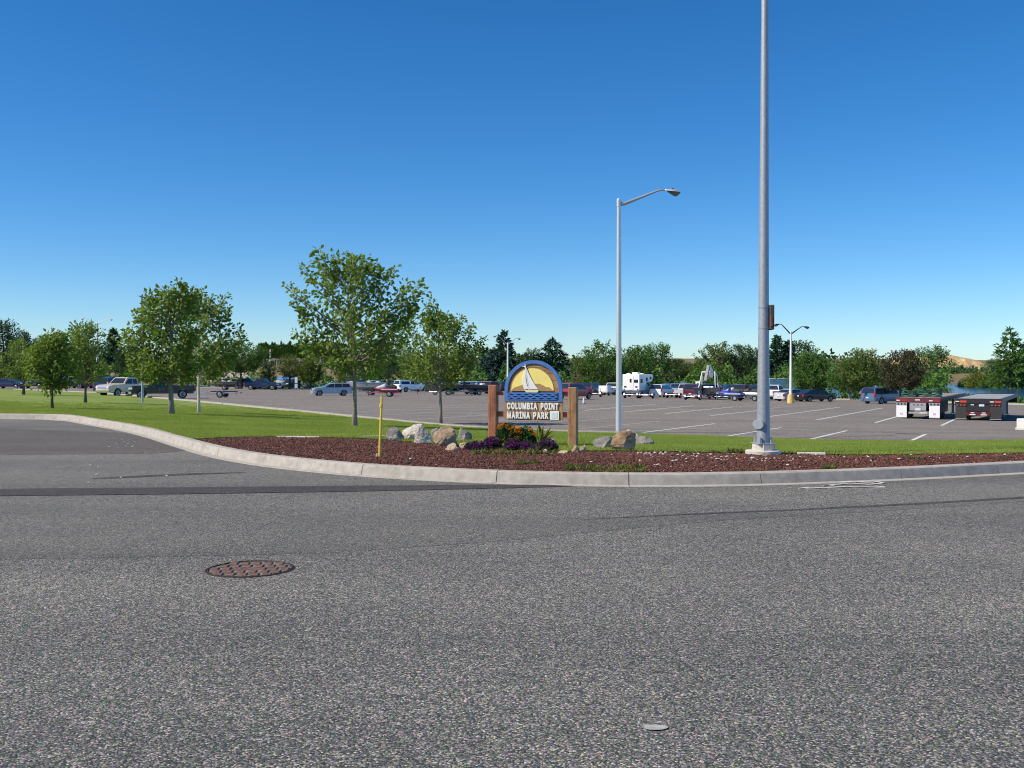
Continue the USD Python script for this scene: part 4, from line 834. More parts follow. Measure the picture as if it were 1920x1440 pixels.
bar('bollard', 178.5, 730, 4.5, 19, plain('bollard_white', (0.72, 0.72, 0.70), rough=.6), 'white square post on the lot edge left of the dark van', 'post')
bar('marker_post', 1757, 745, 2.4, 12, plain('marker_orange', (0.5, 0.16, 0.06), rough=.7), 'short orange marker post behind the first trailer', 'post', plain('marker_white', (0.7, 0.7, 0.66), rough=.6))
bar('marker_post', 1716, 744, 3.5, 34, plain('dark_plum_post', (0.07, 0.05, 0.08), rough=.7), 'dark post with a white cap standing on the grass behind the first trailer', 'post', SWHITE)
b = on_ground(555.5, 731); s_ = b[1] / F; t = thing('notice_sign', 'small white two-panel notice on a post left of the silver-blue wagon', 'sign', b)
part('post', bx(-.04, .04, -.04, .04, -.1, 2.0), DARKM, t); part('panel', rbx(-.22, .22, -.075, -.045, 1.15, 2.1, .01), SWHITE, t); part('panel', rbx(-.24, .24, -.075, -.045, .3, 1.0, .01), PLATE, t)

# ---------------------------------------------------------------- boulders
R_GREY = plain('grey_basalt', (0.20, 0.185, 0.17), rough=0.95, var=0.4, scale=5.0, bump=0.03, spec=0.2, dirt=((0.42, 0.38, 0.34), 0.8), detail=9)
R_PALE = plain('pale_granite', (0.44, 0.39, 0.34), rough=0.95, var=0.3, scale=6.0, bump=0.03, spec=0.2, dirt=((0.70, 0.67, 0.62), 0.9), detail=9)
R_BROWN = plain('brown_boulder', (0.30, 0.215, 0.145), rough=0.95, var=0.3, scale=4.0, bump=0.03, spec=0.2, dirt=((0.20, 0.17, 0.14), 0.7), detail=9)
R_RUST = plain('rust_stained_rock', (0.27, 0.18, 0.105), rough=0.95, var=0.5, scale=4.0, bump=0.03, spec=0.2, dirt=((0.36, 0.33, 0.30), 1.0), detail=9)
R_TAN = plain('tan_rock', (0.40, 0.31, 0.215), rough=0.95, var=0.3, scale=9.0, bump=0.02, spec=0.2, dirt=((0.2, 0.17, 0.14), 0.6), detail=9)
def boulder(seed, w, h, dpt, flat=.45, facets=8, tilt=0):
    """A cut and worn block: a noisy ball sliced by a few planes."""
    r = np.random.default_rng(seed); m = trimesh.creation.icosphere(subdivisions=4); v = np.array(m.vertices)
    for _ in range(facets):
        n = r.normal(size=3); n[2] = abs(n[2]) * .8; n /= np.linalg.norm(n); k = flat + r.random() * .3; d = v @ n; ov = np.maximum(d - k, 0); v = v - n * (ov * .93)[:, None]
    v *= 1 + .30 * (meshkit.fbm(v * 1.5 + seed, 4, seed) - .5)[:, None] * 2
    v *= 1 + .10 * (meshkit.fbm(v * 7 + seed, 3, seed + 1) - .5)[:, None] * 2
    v -= (v.max(0) + v.min(0)) / 2; v /= (v.max(0) - v.min(0)) / 2
    c, s2 = math.cos(tilt), math.sin(tilt); v[:, 0], v[:, 2] = v[:, 0] * c - v[:, 2] * s2, v[:, 0] * s2 + v[:, 2] * c
    v = v * np.array([w / 2, dpt / 2, h * .62]); v[:, 2] += h * .38
    return trimesh.Trimesh(v, m.faces, process=False)
ROCKS = [(741, 826, 33, 25, .9, R_GREY, 31, 0, 'dark grey boulder at the left end of the left rock group'), (776, 825, 44, 29, .8, R_PALE, 32, .1, 'pale flat-topped boulder behind the white-veined one'),
         (794, 831, 33, 31, .8, R_PALE, 33, 0, 'white-veined boulder in the middle of the left rock group'), (817, 824, 20, 22, .8, R_GREY, 39, 0, 'grey rock wedged behind the big brown boulder'), (835, 838, 48, 38, .9, R_BROWN, 34, -.1, 'big brown boulder with a dark right side, largest of the left group'),
         (868, 826, 30, 24, .8, R_GREY, 35, .5, 'slanted grey boulder leaning right of the big brown one'), (847, 845, 25, 15, .9, R_TAN, 36, 0, 'low tan rock in front of the big brown boulder'), (871, 842, 20, 13, 1, R_TAN, 37, 0, 'speckled tan stone beside the purple flowers'),
         (1131, 841, 35, 26, .8, R_GREY, 38, -.45, 'slanted grey boulder at the left of the right rock group'), (1181, 829, 34, 24, .8, R_PALE, 40, 0, 'cream boulder behind the rust-stained one at the lamp foot'), (1169, 844, 48, 37, .8, R_RUST, 41, -.15, 'rust-stained boulder in the middle of the right rock group'),
         (1208, 835, 35, 17, .8, R_GREY, 42, 0, 'flat grey slab rock at the right end of the right rock group'), (1079, 849, 14, 14, 1, R_BROWN, 43, 0, 'round brown stone at the foot of the right sign post'), (1093, 846, 13, 12, 1, R_TAN, 44, 0, 'smaller tan stone right of the round brown one'),
         (1023, 851, 15, 10, 1, R_PALE, 45, 0, 'small white-grey stone in front of the purple flowers'), (1033, 829, 15, 9, 1, R_PALE, 46, 0, 'pale flat stone behind the right purple flowers'), (895, 849, 18, 6, 1, R_TAN, 47, 0, 'low tan edging stone left in the flower bed'),
         (930, 850, 15, 5, 1, R_TAN, 48, 0, 'thin tan edging stone in front of the marigolds'), (1056, 851, 20, 7, 1, R_TAN, 49, 0, 'low tan edging stone left of the right sign post'), (1447, 847, 12, 8, 1, R_TAN, 50, 0, 'tan stone lying on the pole footing, right side'), (1434, 856, 10, 8, 1, R_GREY, 51, 0, 'grey stone against the front of the pole footing'), (1201, 866, 8, 6, 1, R_TAN, 52, 0, 'small round tan stone alone on the weedy mulch')]
for x, y, wp, hp2, dr, mt, sd, tl, lab in ROCKS:
    b = on_ground(x, y); s_ = b[1] / F; w_ = wp * s_; b = b + np.array([b[0] / b[1], 1, 0]) * w_ * dr * .35
    b[2] = ground_z(b[0], b[1])[0] - .01 + (.075 if sd == 50 else 0)
    solo_t = thing('boulder' if wp > 16 else 'stone', lab, 'rock', b); part('rock', boulder(sd, w_ * 1.06, hp2 * s_ * 1.05, w_ * dr, tilt=tl), mt, solo_t, smooth=50)
# a broken stone slab edge and white planks lying at the grass edge
for x0, x1, y0, lab in [(1495, 1548, 851, 'long pale board lying along the grass edge right of the pole'), (520, 600, 820, 'pale concrete strip between lawn and mulch at left'), (655, 722, 819.5, 'second pale concrete strip between lawn and mulch, left of the dark boulder')]:
    a, b = on_ground(x0, y0), on_ground(x1, y0); L = np.linalg.norm((b - a)[:2]); t = thing('edging_strip', lab, 'edging', (a + b) / 2 + np.array([0, 0, -.01]), math.atan2(b[1] - a[1], b[0] - a[0]))
    part('strip', rbx(-L / 2, L / 2, -.05, .05, -.05, .035, .01), CONCB, t)

# ---------------------------------------------------------------- flower bed and weeds
LEAFB = leafy('bedding_leaf', [(0.03, 0.075, 0.025), (0.05, 0.11, 0.03), (0.09, 0.15, 0.045)], trans=.3)
PURP = leafy('purple_petal', [(0.11, 0.016, 0.13), (0.19, 0.03, 0.20), (0.30, 0.07, 0.30), (0.09, 0.012, 0.10)], trans=.3)
ORNG = leafy('orange_petal', [(0.62, 0.22, 0.015), (0.75, 0.33, 0.02), (0.55, 0.15, 0.01)], trans=.3)
def mound(seed, w, d, h, n, size, up=.5):
    r = np.random.default_rng(seed); p = r.normal(size=(n, 3)); p /= np.linalg.norm(p, axis=1, keepdims=True); p[:, 2] = np.abs(p[:, 2]); q = p * (.55 + .45 * r.random((n, 1))) * np.array([w / 2, d / 2, h])
    return leaves(q, p + r.normal(size=(n, 3)) * .6 + (0, 0, up), size * r.uniform(.6, 1.3, n), r, .7)
def blooms(seed, w, d, h, n, size, petals=9, only=None):
    r = np.random.default_rng(seed); V, Fc, k = [], [], 0
    p = r.normal(size=(n, 3)); p[:, 1] -= .5; p /= np.linalg.norm(p, axis=1, keepdims=True); p[:, 2] = np.abs(p[:, 2]) * .9 + .1
    c = p * np.array([w / 2, d / 2, h]) * (.93 + .16 * r.random((n, 1)))
    if only is not None: c = np.array(only)
    for q in c:
        a = r.uniform(0, 6.3, petals); el = r.uniform(-.1, 1.3, petals); ax = np.column_stack([np.cos(a) * np.cos(el), np.sin(a) * np.cos(el), np.sin(el)]); v, f = leaves(np.repeat(q[None], petals, 0), ax, np.full(petals, size), r, .8, .3); V.append(v); Fc.append(f + k); k += len(v)
    return trimesh.Trimesh(np.vstack(V), np.vstack(Fc), process=False)
FL = [(893, 845, 44, 16, 'leftmost purple petunia clump beside the speckled stone'), (922, 841, 34, 19, 'purple petunia clump at the foot of the left sign post'), (962, 843, 32, 17, 'purple petunia clump below the marigolds'), (987, 843, 24, 14, 'small purple petunia clump right of the marigolds'), (1026, 845, 40, 19, 'rightmost purple petunia clump with the fullest bloom'), (1002, 847, 22, 12, 'faded purple clump between the middle and right petunias')]
for i, (x, y, wp, hp2, lab) in enumerate(FL):
    b = on_ground(x, y); s_ = b[1] / F; w_, h_ = wp * s_, hp2 * s_; b[1] += .12; b[2] = ground_z(b[0], b[1])[0]
    t = thing('petunia_clump', lab, 'flowers', b); v, f = mound(300 + i, w_, .4, h_ * .85, 520, .055); part('foliage', trimesh.Trimesh(v, f, process=False), LEAFB, t)
    tag(stage.GetPrimAtPath(part('blooms', blooms(320 + i, w_, .42, h_, (70 if i != 5 else 26), .034, 7), PURP, t)), kind='stuff')
mg = [(951, 835, 44, 38, 'left marigold plant with large orange blooms by the left sign post', [(937, 799), (944, 797), (950, 801), (935, 803), (959, 812), (957, 818), (941, 826), (955, 806), (962, 803)]),
      (984, 836, 40, 34, 'right marigold plant with orange blooms among dark leaves', [(968, 806), (973, 804), (971, 810), (966, 821), (971, 822), (994, 807), (1000, 815), (1003, 814), (978, 812)])]
for i, (x, y, wp, hp2, lab, fl) in enumerate(mg):
    b = on_ground(x, y); s_ = b[1] / F; b[1] += .2; b[2] = ground_z(b[0], b[1])[0]; t = thing('marigold_plant', lab, 'flowers', b)
    v, f = mound(340 + i, wp * s_, .42, hp2 * s_, 900, .065); part('foliage', trimesh.Trimesh(v, f, process=False), LEAFB, t)
    for j, q in enumerate(fl): w_ = at_depth(q[0], q[1], b[1] - .13); part('bloom', blooms(360 + i * 20 + j, 1, 1, 1, 1, .05, 18, only=[w_ - b]), ORNG, t)
WEED = leafy('weed_blade', [(0.12, 0.14, 0.04), (0.19, 0.19, 0.06), (0.30, 0.25, 0.11), (0.24, 0.15, 0.08)], trans=.3)
def weed(seed, w, h, n=70):
    r = np.random.default_rng(seed); p = np.column_stack([r.uniform(-.5, .5, n) * w, r.uniform(-.5, .5, n) * w * .6, np.zeros(n)]); ax = np.column_stack([r.normal(0, 1.1, (n, 2)), np.ones(n)])
    return trimesh.Trimesh(*leaves(p, ax, h * r.uniform(.5, 1.2, n), r, .2), process=False)
WD = [(1095, 880, 70, 12, 'broad olive weed patch right of the sign against the kerb'), (1140, 884, 70, 9, 'low weed mat in front of the right rock group'), (1180, 880, 60, 12, 'thin weed patch near the kerb joint'), (990, 870, 45, 9, 'grey-green weed tuft in front of the petunias'), (950, 852, 60, 11, 'bright grass tuft under the marigolds'), (1010, 851, 50, 12, 'grass tuft beside the white-grey stone'), (905, 851, 36, 11, 'pale grass tuft below the leftmost petunias'),
      (1292, 852, 18, 7, 'small green weed at the grass edge right of the gravel'), (1380, 850, 24, 11, 'bushy green weed at the left of the pole footing'), (1340, 849, 16, 6, 'tiny weed halfway between gravel and pole'), (1556, 882, 18, 13, 'yellow-green weed alone in the right part of the bed'), (1714, 861, 24, 8, 'flat weed near the grass at far right of the bed'), (1196, 899, 22, 10, 'dry sprig hanging over the kerb joint'), (1012, 830, 12, 34, 'tall thin pale stalks standing behind the flowers')]
for i, (x, y, wp, hp2, lab) in enumerate(WD):
    b = on_ground(x, min(y, 886)); s_ = b[1] / F; t = thing('weed', lab, 'weed', b); part('blades', weed(400 + i, wp * s_, hp2 * s_ * 1.15, int(60 + wp * 2.2) if hp2 < 30 else 26), WEED, t)
# ---------------------------------------------------------------- vehicles
GLASS = plain('car_glass', (0.018, 0.024, 0.03), rough=0.06, var=0.05, spec=0.8)
TYRE = plain('tyre_rubber', (0.022, 0.022, 0.023), rough=0.85, var=0.2)
RIM = plain('wheel_rim', (0.42, 0.42, 0.43), rough=0.35, metal=0.6, var=0.1)
CHROME = plain('chrome_trim', (0.62, 0.62, 0.63), rough=0.2, metal=0.85, var=0.05)
TRIM = plain('black_trim', (0.02, 0.02, 0.021), rough=0.6, var=0.2)
REDL = plain('tail_lamp_red', (0.36, 0.015, 0.015), rough=0.25, var=0.1)
CLEARL = plain('head_lamp', (0.62, 0.62, 0.60), rough=0.15, var=0.05)
NPL = plain('number_plate', (0.62, 0.63, 0.66), rough=0.5, var=0.1)
PC = {k: paint('car_' + k, v) for k, v in dict(navy=(0.018, 0.026, 0.07), black=(0.012, 0.012, 0.014), maroon=(0.10, 0.012, 0.02), white=(0.74, 0.74, 0.72), cream=(0.64, 0.49, 0.31), silver_blue=(0.30, 0.36, 0.42), blue=(0.05, 0.11, 0.24),
      red=(0.34, 0.025, 0.03), silver=(0.46, 0.47, 0.48), dark_green=(0.015, 0.035, 0.03), slate=(0.10, 0.13, 0.17), plum=(0.045, 0.015, 0.05), sky_blue=(0.10, 0.20, 0.36), teal_blue=(0.07, 0.12, 0.20)).items()}
def prof_offset(pts, d): 
    p = Polygon(pts).buffer(d, join_style=2); return list(p.exterior.coords)[:-1]
KINDS = {
 'sedan': dict(L=4.75, W=1.78, H=1.43, zb=.93, axles=(-.30, .305), wr=.32,
    side=[(-.5, .30), (-.5, .72), (-.488, .93), (-.46, 1.0), (-.36, 1.03), (-.245, 1.36), (-.14, 1.43), (.0, 1.42), (.075, 1.36), (.215, 1.0), (.40, .87), (.475, .74), (.5, .55), (.492, .26), (-.49, .26)],
    win=[[(-.335, .98), (-.235, 1.30), (-.045, 1.35), (-.045, .97)], [(-.03, .97), (-.03, 1.35), (.06, 1.31), (.175, .98)]], ws=(.06, .23), rw=(-.37, -.22)),
 'wagon': dict(L=4.6, W=1.75, H=1.47, zb=.95, axles=(-.29, .31), wr=.31,
    side=[(-.5, .30), (-.5, .78), (-.49, 1.0), (-.44, 1.38), (-.40, 1.45), (-.1, 1.47), (.06, 1.41), (.215, 1.02), (.40, .90), (.475, .76), (.5, .55), (.492, .26), (-.49, .26)],
    win=[[(-.45, .99), (-.415, 1.36), (-.25, 1.38), (-.25, .98)], [(-.235, .98), (-.235, 1.38), (-.06, 1.38), (-.06, .97)], [(-.045, .97), (-.045, 1.38), (.05, 1.34), (.17, .99)]], ws=(.05, .225), rw=(-.5, -.425)),
 'suv': dict(L=4.85, W=1.92, H=1.82, zb=1.12, axles=(-.29, .30), wr=.37,
    side=[(-.5, .42), (-.5, .85), (-.488, 1.15), (-.455, 1.72), (-.42, 1.80), (-.1, 1.82), (.06, 1.76), (.19, 1.18), (.42, 1.08), (.478, .95), (.5, .65), (.49, .36), (-.49, .36)],
    win=[[(-.46, 1.17), (-.43, 1.66), (-.27, 1.68), (-.27, 1.16)], [(-.255, 1.16), (-.255, 1.68), (-.06, 1.68), (-.06, 1.15)], [(-.045, 1.15), (-.045, 1.68), (.045, 1.64), (.155, 1.16)]], ws=(.05, .2), rw=(-.5, -.44)),
 'minivan': dict(L=4.95, W=1.95, H=1.76, zb=1.05, axles=(-.28, .31), wr=.33,
    side=[(-.5, .35), (-.5, .8), (-.49, 1.05), (-.465, 1.62), (-.43, 1.72), (-.1, 1.76), (.10, 1.68), (.30, 1.12), (.44, .98), (.485, .8), (.5, .55), (.49, .28), (-.49, .28)],
    win=[[(-.465, 1.09), (-.44, 1.58), (-.24, 1.62), (-.24, 1.08)], [(-.225, 1.08), (-.225, 1.62), (-.02, 1.62), (-.02, 1.07)], [(-.005, 1.07), (-.005, 1.62), (.09, 1.58), (.235, 1.10)]], ws=(.09, .31), rw=(-.5, -.45)),
 'pickup': dict(L=5.75, W=1.98, H=1.86, zb=1.17, axles=(-.30, .31), wr=.39,
    side=[(-.5, .52), (-.5, 1.15), (-.17, 1.15), (-.165, 1.2), (-.15, 1.74), (-.12, 1.83), (.03, 1.86), (.075, 1.80), (.18, 1.22), (.42, 1.14), (.482, 1.04), (.5, .7), (.49, .45), (-.48, .45)],
    win=[[(-.142, 1.23), (-.128, 1.70), (-.04, 1.72), (-.04, 1.22)], [(-.028, 1.22), (-.028, 1.72), (.055, 1.70), (.145, 1.23)]], ws=(.06, .19), rw=(-.18, -.125)),
}
KINDS['canopy'] = dict(KINDS['pickup']); KINDS['canopy']['side'] = [(-.5, .52), (-.5, 1.15), (-.475, 1.80), (-.45, 1.86), (-.16, 1.86), (.03, 1.86), (.075, 1.80), (.18, 1.22), (.42, 1.14), (.482, 1.04), (.5, .7), (.49, .45), (-.48, .45)]
KINDS['canopy']['win'] = KINDS['pickup']['win'] + [[(-.45, 1.27), (-.44, 1.68), (-.18, 1.68), (-.18, 1.27)]]; KINDS['canopy']['rw'] = (-.5, -.46)
_bodies = {}
def body_geo(kind):
    """Everything of one kind of car that has no colour, worked out once: side, front and plan outlines cut into each other."""
    if kind in _bodies: return _bodies[kind]
    K = KINDS[kind]; L, W, H, zb = K['L'], K['W'], K['H'], K['zb']; side = [(x * L, z) for x, z in K['side']]
    fr = [(-W * .46, .2), (W * .46, .2), (W * .497, .5), (W * .5, zb - .18), (W * .485, zb), (W * .395, H + .01), (-W * .395, H + .01), (-W * .485, zb), (-W * .5, zb - .18), (-W * .497, .5)]
    pl = [(-L / 2, W * .43), (-L / 2 + .12, W * .485), (-L * .25, W * .5), (L * .22, W * .5), (L / 2 - .35, W * .475), (L / 2 - .09, W * .41), (L / 2, W * .30)]; pl = pl + [(x, -y) for x, y in pl[::-1]]
    def solid(d): return side_extr(prof_offset(side, d), -W, W) ^ front_extr(prof_offset(fr, d), -L, L) ^ extr(prof_offset(pl, d), 4).translate([0, 0, -1])
    S0, So, Si = solid(0), solid(.010), solid(-.03); shell = So - Si
    wr = K['wr']; out = {}
    arches = [side_extr([(a * L + (wr + .07) * math.cos(t), wr + (wr + .07) * math.sin(t)) for t in np.linspace(0, 2 * PI, 22)[:-1]], y0, y1) for a in K['axles'] for y0, y1 in ((-W, -W / 2 + .30), (W / 2 - .30, W))]
    bodyS = S0
    for a in arches: bodyS = bodyS - a
    if kind == 'pickup': bodyS = bodyS - bx(-L * .49, -L * .175, -W / 2 + .10, W / 2 - .10, .78, 1.5)
    out['body'] = bodyS
    wins = []
    for w in K['win']:
        e = side_extr([(x * L, z) for x, z in w], -W, W) ^ shell
        wins += [e ^ bx(-9, 9, -3, -W * .3, 0, 3), e ^ bx(-9, 9, W * .3, 3, 0, 3)]
    out['window'] = [q for q in wins if q.num_tri()]
    tri = lambda z0: front_extr([(-W * .44, z0), (W * .44, z0), (W * .345, H - .085), (-W * .345, H - .085)], -L, L)
    out['windshield'] = shell ^ tri(zb + .09) ^ bx(K['ws'][0] * L, K['ws'][1] * L, -3, 3, 0, 3)
    out['rear_window'] = shell ^ tri(zb + .10) ^ bx(K['rw'][0] * L - .02, K['rw'][1] * L, -3, 3, 0, 3)
    so2 = solid(.03) - Si; lo = .42 if kind in ('suv', 'pickup', 'canopy') else .28; hi = lo + .22
    out['front_bumper'] = so2 ^ bx(L * .455, L, -3, 3, lo, hi); out['rear_bumper'] = so2 ^ bx(-L, -L * .465, -3, 3, lo, hi)
    z1 = zb - .22 if kind not in ('pickup', 'canopy') else .86
    so3 = solid(.018) - Si
    out['headlight'] = [so3 ^ bx(L * .44, L, s * W * .5 - (.02 if s > 0 else -.02) - (.42 if s > 0 else 0), s * W * .5 + (0.02 if s > 0 else .40), z1 - .02, z1 + .16) for s in (-1, 1)]
    tz = (zb - .25, zb + .25) if kind in ('suv', 'minivan', 'wagon') else (zb - .33, zb - .05)
    out['tail_light'] = [so3 ^ bx(-L, -L * .475, (W * .5 - .21) if s > 0 else -W, W if s > 0 else -W * .5 + .21, *tz) for s in (-1, 1)]
    out['grille'] = so3 ^ bx(L * .47, L, -W * .27, W * .27, z1 - .10, z1 + .14)
    prof = [(0, -.10), (wr * .62, -.10), (wr * .66, -.105), (wr * .93, -.11), (wr, -.07), (wr, .07), (wr * .93, .11), (wr * .66, .105), (wr * .62, .09), (0, .09)]
    out['tyre'] = lathe(prof, 20); out['rim'] = lathe([(0, -.085), (wr * .2, -.105), (wr * .3, -.09), (wr * .58, -.112), (wr * .64, -.10), (wr * .64, -.07), (0, -.07)], 14)
    _bodies[kind] = out; return out
def tilt_of(t, loc, yaw):
    pass
def wheels(t, axles, W, wr, tyre, rim, rim_mat=RIM):
    for a in axles:
        for s in (-1, 1):
            R = trimesh.transformations.rotation_matrix(PI / 2 if s < 0 else -PI / 2, (1, 0, 0)); T = trimesh.transformations.translation_matrix((a, s * (W / 2 - .13), wr))
            m = tyre.copy(); m.apply_transform(trimesh.transformations.rotation_matrix(PI, (1, 0, 0))); m.apply_transform(T @ R); r_ = rim.copy(); r_.apply_transform(trimesh.transformations.rotation_matrix(PI, (1, 0, 0))); r_.apply_transform(T @ R)
            w_ = part('wheel', m, TYRE, t, smooth=35); part('rim', r_, rim_mat, w_, smooth=35)
def vehicle(kind, px, py, yaw, color, label, cat='car', name=None, bumper=None, at=None, grille=None, rack=False):
    K = KINDS[kind]; G = body_geo(kind); L, W = K['L'], K['W']
    loc = lot_px(px, py) if at is None else np.array(at); t = thing(name or {'sedan': 'parked_car', 'wagon': 'parked_wagon', 'suv': 'parked_suv', 'minivan': 'parked_minivan', 'pickup': 'pickup_truck', 'canopy': 'pickup_truck'}[kind], label, cat, loc, math.radians(yaw))
    c = PC[color]; part('body', G['body'], c, t, smooth=32)
    for q in G['window']: part('window', q, GLASS, t)
    part('windshield', G['windshield'], GLASS, t); part('rear_window', G['rear_window'], GLASS, t)
    bm = {None: c, 'chrome': CHROME, 'black': TRIM}[bumper]
    part('front_bumper', G['front_bumper'], bm, t, smooth=32); part('rear_bumper', G['rear_bumper'], bm, t, smooth=32)
    for q in G['headlight']: part('headlight', q, CLEARL, t)
    for q in G['tail_light']: part('tail_light', q, REDL, t)
    part('grille', G['grille'], grille or TRIM, t)
    part('number_plate', bx(-L / 2 - .045, -L / 2 - .033, -.16, .16, .62 if kind != 'pickup' else .5, .74 if kind != 'pickup' else .62), NPL, t)
    for s in (-1, 1):
        my = s * (W * .5 + .07); part('mirror', rbx(L * .17, L * .19, my - .09, my + .09, K['zb'] + .04, K['zb'] + .18, .02), c, t)
    wheels(t, [a * L for a in K['axles']], W, K['wr'], G['tyre'], G['rim'])
    if rack:
        for s in (-1, 1): part('roof_rail', tube([(-L * .36, s * W * .33, K['H'] + .06), (-L * .02, s * W * .33, K['H'] + .07)], .03, 6), CHROME, t)
    return t
V = vehicle
V('sedan', 18, 728.5, -6, 'navy', 'dark navy car cut by the left edge of the picture')
V('suv', 63, 728, -8, 'black', 'black car behind the left lawn trees, right of the navy car')
V('pickup', 127, 727, 200, 'white', 'white truck glimpsed under the small lawn tree with yellow tints', 'truck', bumper='chrome')
V('sedan', 150, 728, 170, 'black', 'low black car between the white truck and the white post')
V('suv', 171, 728.5, 188, 'plum', 'dark plum car right behind the white square post')
V('suv', 212, 738, 78, 'navy', 'dark van-like car with pale roof rails, left of the old pale pickup', rack=True)
V('pickup', 233, 743, 246, 'cream', 'old cream pickup with its nose to the lawn, left of the black pickup', 'truck', bumper='chrome', grille=CHROME)
V('pickup', 304, 747, 200, 'black', 'black pickup with a bright chrome grille parked behind the thick-trunked tree', 'truck', bumper='chrome', grille=CHROME)
V('pickup', 493, 731, -4, 'navy', 'dark blue crew pickup under the pale post, left of the blue-covered boat', 'truck', bumper='chrome')
V('pickup', 574, 729, 262, 'silver_blue', 'pale blue pickup facing the camera beside the small notice sign', 'truck', bumper='chrome')
V('suv', 616, 726, 268, 'white', 'white car facing the camera right behind the silver-blue wagon')
V('wagon', 621, 742, 199, 'silver_blue', 'silver-blue wagon alone on the open lot, left of the largest lawn tree')
V('suv', 659, 732, 250, 'plum', 'dark car between the wagon and the aluminium boat')
V('canopy', 773, 735, 38, 'white', 'white pickup with a bulky white canopy, between the two nearest lawn trees', 'truck')
V('suv', 862, 739.5, 205, 'white', 'small white jeep-like car right of the slim dark tree trunk')
V('suv', 913, 738, 246, 'red', 'red car with a bright windshield just left of the sign post')
V('suv', 1078, 748.5, 52, 'red', 'red car seen from behind between the sign and its right post', bumper='black')
V('suv', 1113, 740, 60, 'navy', 'dark navy car just right of the red car beside the sign')
V('pickup', 1151, 740, 62, 'white', 'white pickup left of the near lamp post', 'truck', bumper='chrome')
V('suv', 1170, 739, 62, 'silver', 'silver car hidden behind the near lamp post')
V('minivan', 1241, 744.5, 61, 'white', 'white minivan showing its dark rear window, right of the camper')
V('pickup', 1272, 743.5, 60, 'sky_blue', 'blue pickup right of the white minivan', 'truck', bumper='chrome')
V('pickup', 1289, 746, 60, 'silver', 'silver pickup showing its tailgate, left of the maroon-topped one', 'truck', bumper='chrome')
V('canopy', 1309, 747.5, 60, 'maroon', 'maroon canopy pickup under the small white box sign', 'truck', bumper='chrome')
V('suv', 1356, 746, 60, 'dark_green', 'dark green car right of the boat with the tow tower')
V('pickup', 1388, 748, 60, 'maroon', 'dark maroon pickup behind the blue water scooters', 'truck', bumper='chrome')
V('suv', 1413, 745.5, 60, 'black', 'black car left of the tall pole behind the white water scooter')
V('pickup', 1451, 750, 58, 'white', 'white pickup just right of the tall pole, its rear cut by the pole', 'truck', bumper='chrome')
V('sedan', 1487, 752, 32, 'silver', 'silver sedan with a bright trunk behind the yellow lamp base')
V('sedan', 1529, 753, 22, 'black', 'black sedan at the right end of the parked row')
V('minivan', 1655, 757, 33, 'teal_blue', 'blue minivan standing alone left of the trailers')
# more roofs that show behind the first row
V('suv', 690, 727, 70, 'slate', 'slate grey car behind the aluminium boat')
V('suv', 752, 729, 60, 'black', 'black car half hidden left of the white canopy pickup')
V('suv', 945, 737, 60, 'dark_green', 'dark car glimpsed between the left sign post and the arch')
V('pickup', 1332, 743, 60, 'navy', 'dark blue pickup behind the boat with the tow tower', 'truck')

for a in [('suv', 845, 735, 60, 'dark_green', 'dark car roof showing above the dark boat by the slim tree'), ('sedan', 880, 735, 62, 'silver', 'silver car roof left of the red car by the sign post'), ('suv', 1097, 739, 62, 'black', 'black car between the red car and the navy car'),
          ('sedan', 1139, 737, 62, 'black', 'black car behind the small white box trailer'), ('suv', 1180, 738, 62, 'maroon', 'maroon car half hidden by the left edge of the camper'), ('suv', 1258, 740, 60, 'slate', 'slate car in the gap right of the white minivan'),
          ('suv', 1300, 742, 60, 'black', 'black car roof between the silver pickup and the maroon canopy pickup'), ('sedan', 1342, 745, 60, 'plum', 'dark plum car right of the tow tower boat'), ('suv', 1372, 744, 60, 'navy', 'navy car roof left of the dark maroon pickup'),
          ('suv', 1400, 744, 60, 'dark_green', 'dark green car roof right of the dark maroon pickup'), ('suv', 1427, 747, 60, 'navy', 'navy car against the left side of the tall pole'), ('sedan', 1508, 748, 30, 'black', 'black car roof between the silver sedan and the black sedan'),
          ('pickup', 465, 729, 2, 'dark_green', 'dark pickup in front of the small roofed building'), ('suv', 545, 729, 250, 'navy', 'navy car in front of the blue-covered boat'), ('minivan', 705, 731, 62, 'white', 'white van roof behind the aluminium boat, left of the red trailer'), ('suv', 733, 731, 62, 'silver', 'silver car directly behind the red water scooter'), ('pickup', 822, 735, 60, 'white', 'white pickup behind the dark boat, just left of the slim tree trunk'), ('suv', 806, 734, 60, 'maroon', 'maroon car right of the white canopy pickup'),
          ('suv', 898, 735, 62, 'white', 'white car roof left of the sign post behind the low dark boat'), ('sedan', 95, 727, 175, 'black', 'low black car right of the black one at far left')]: V(*a)
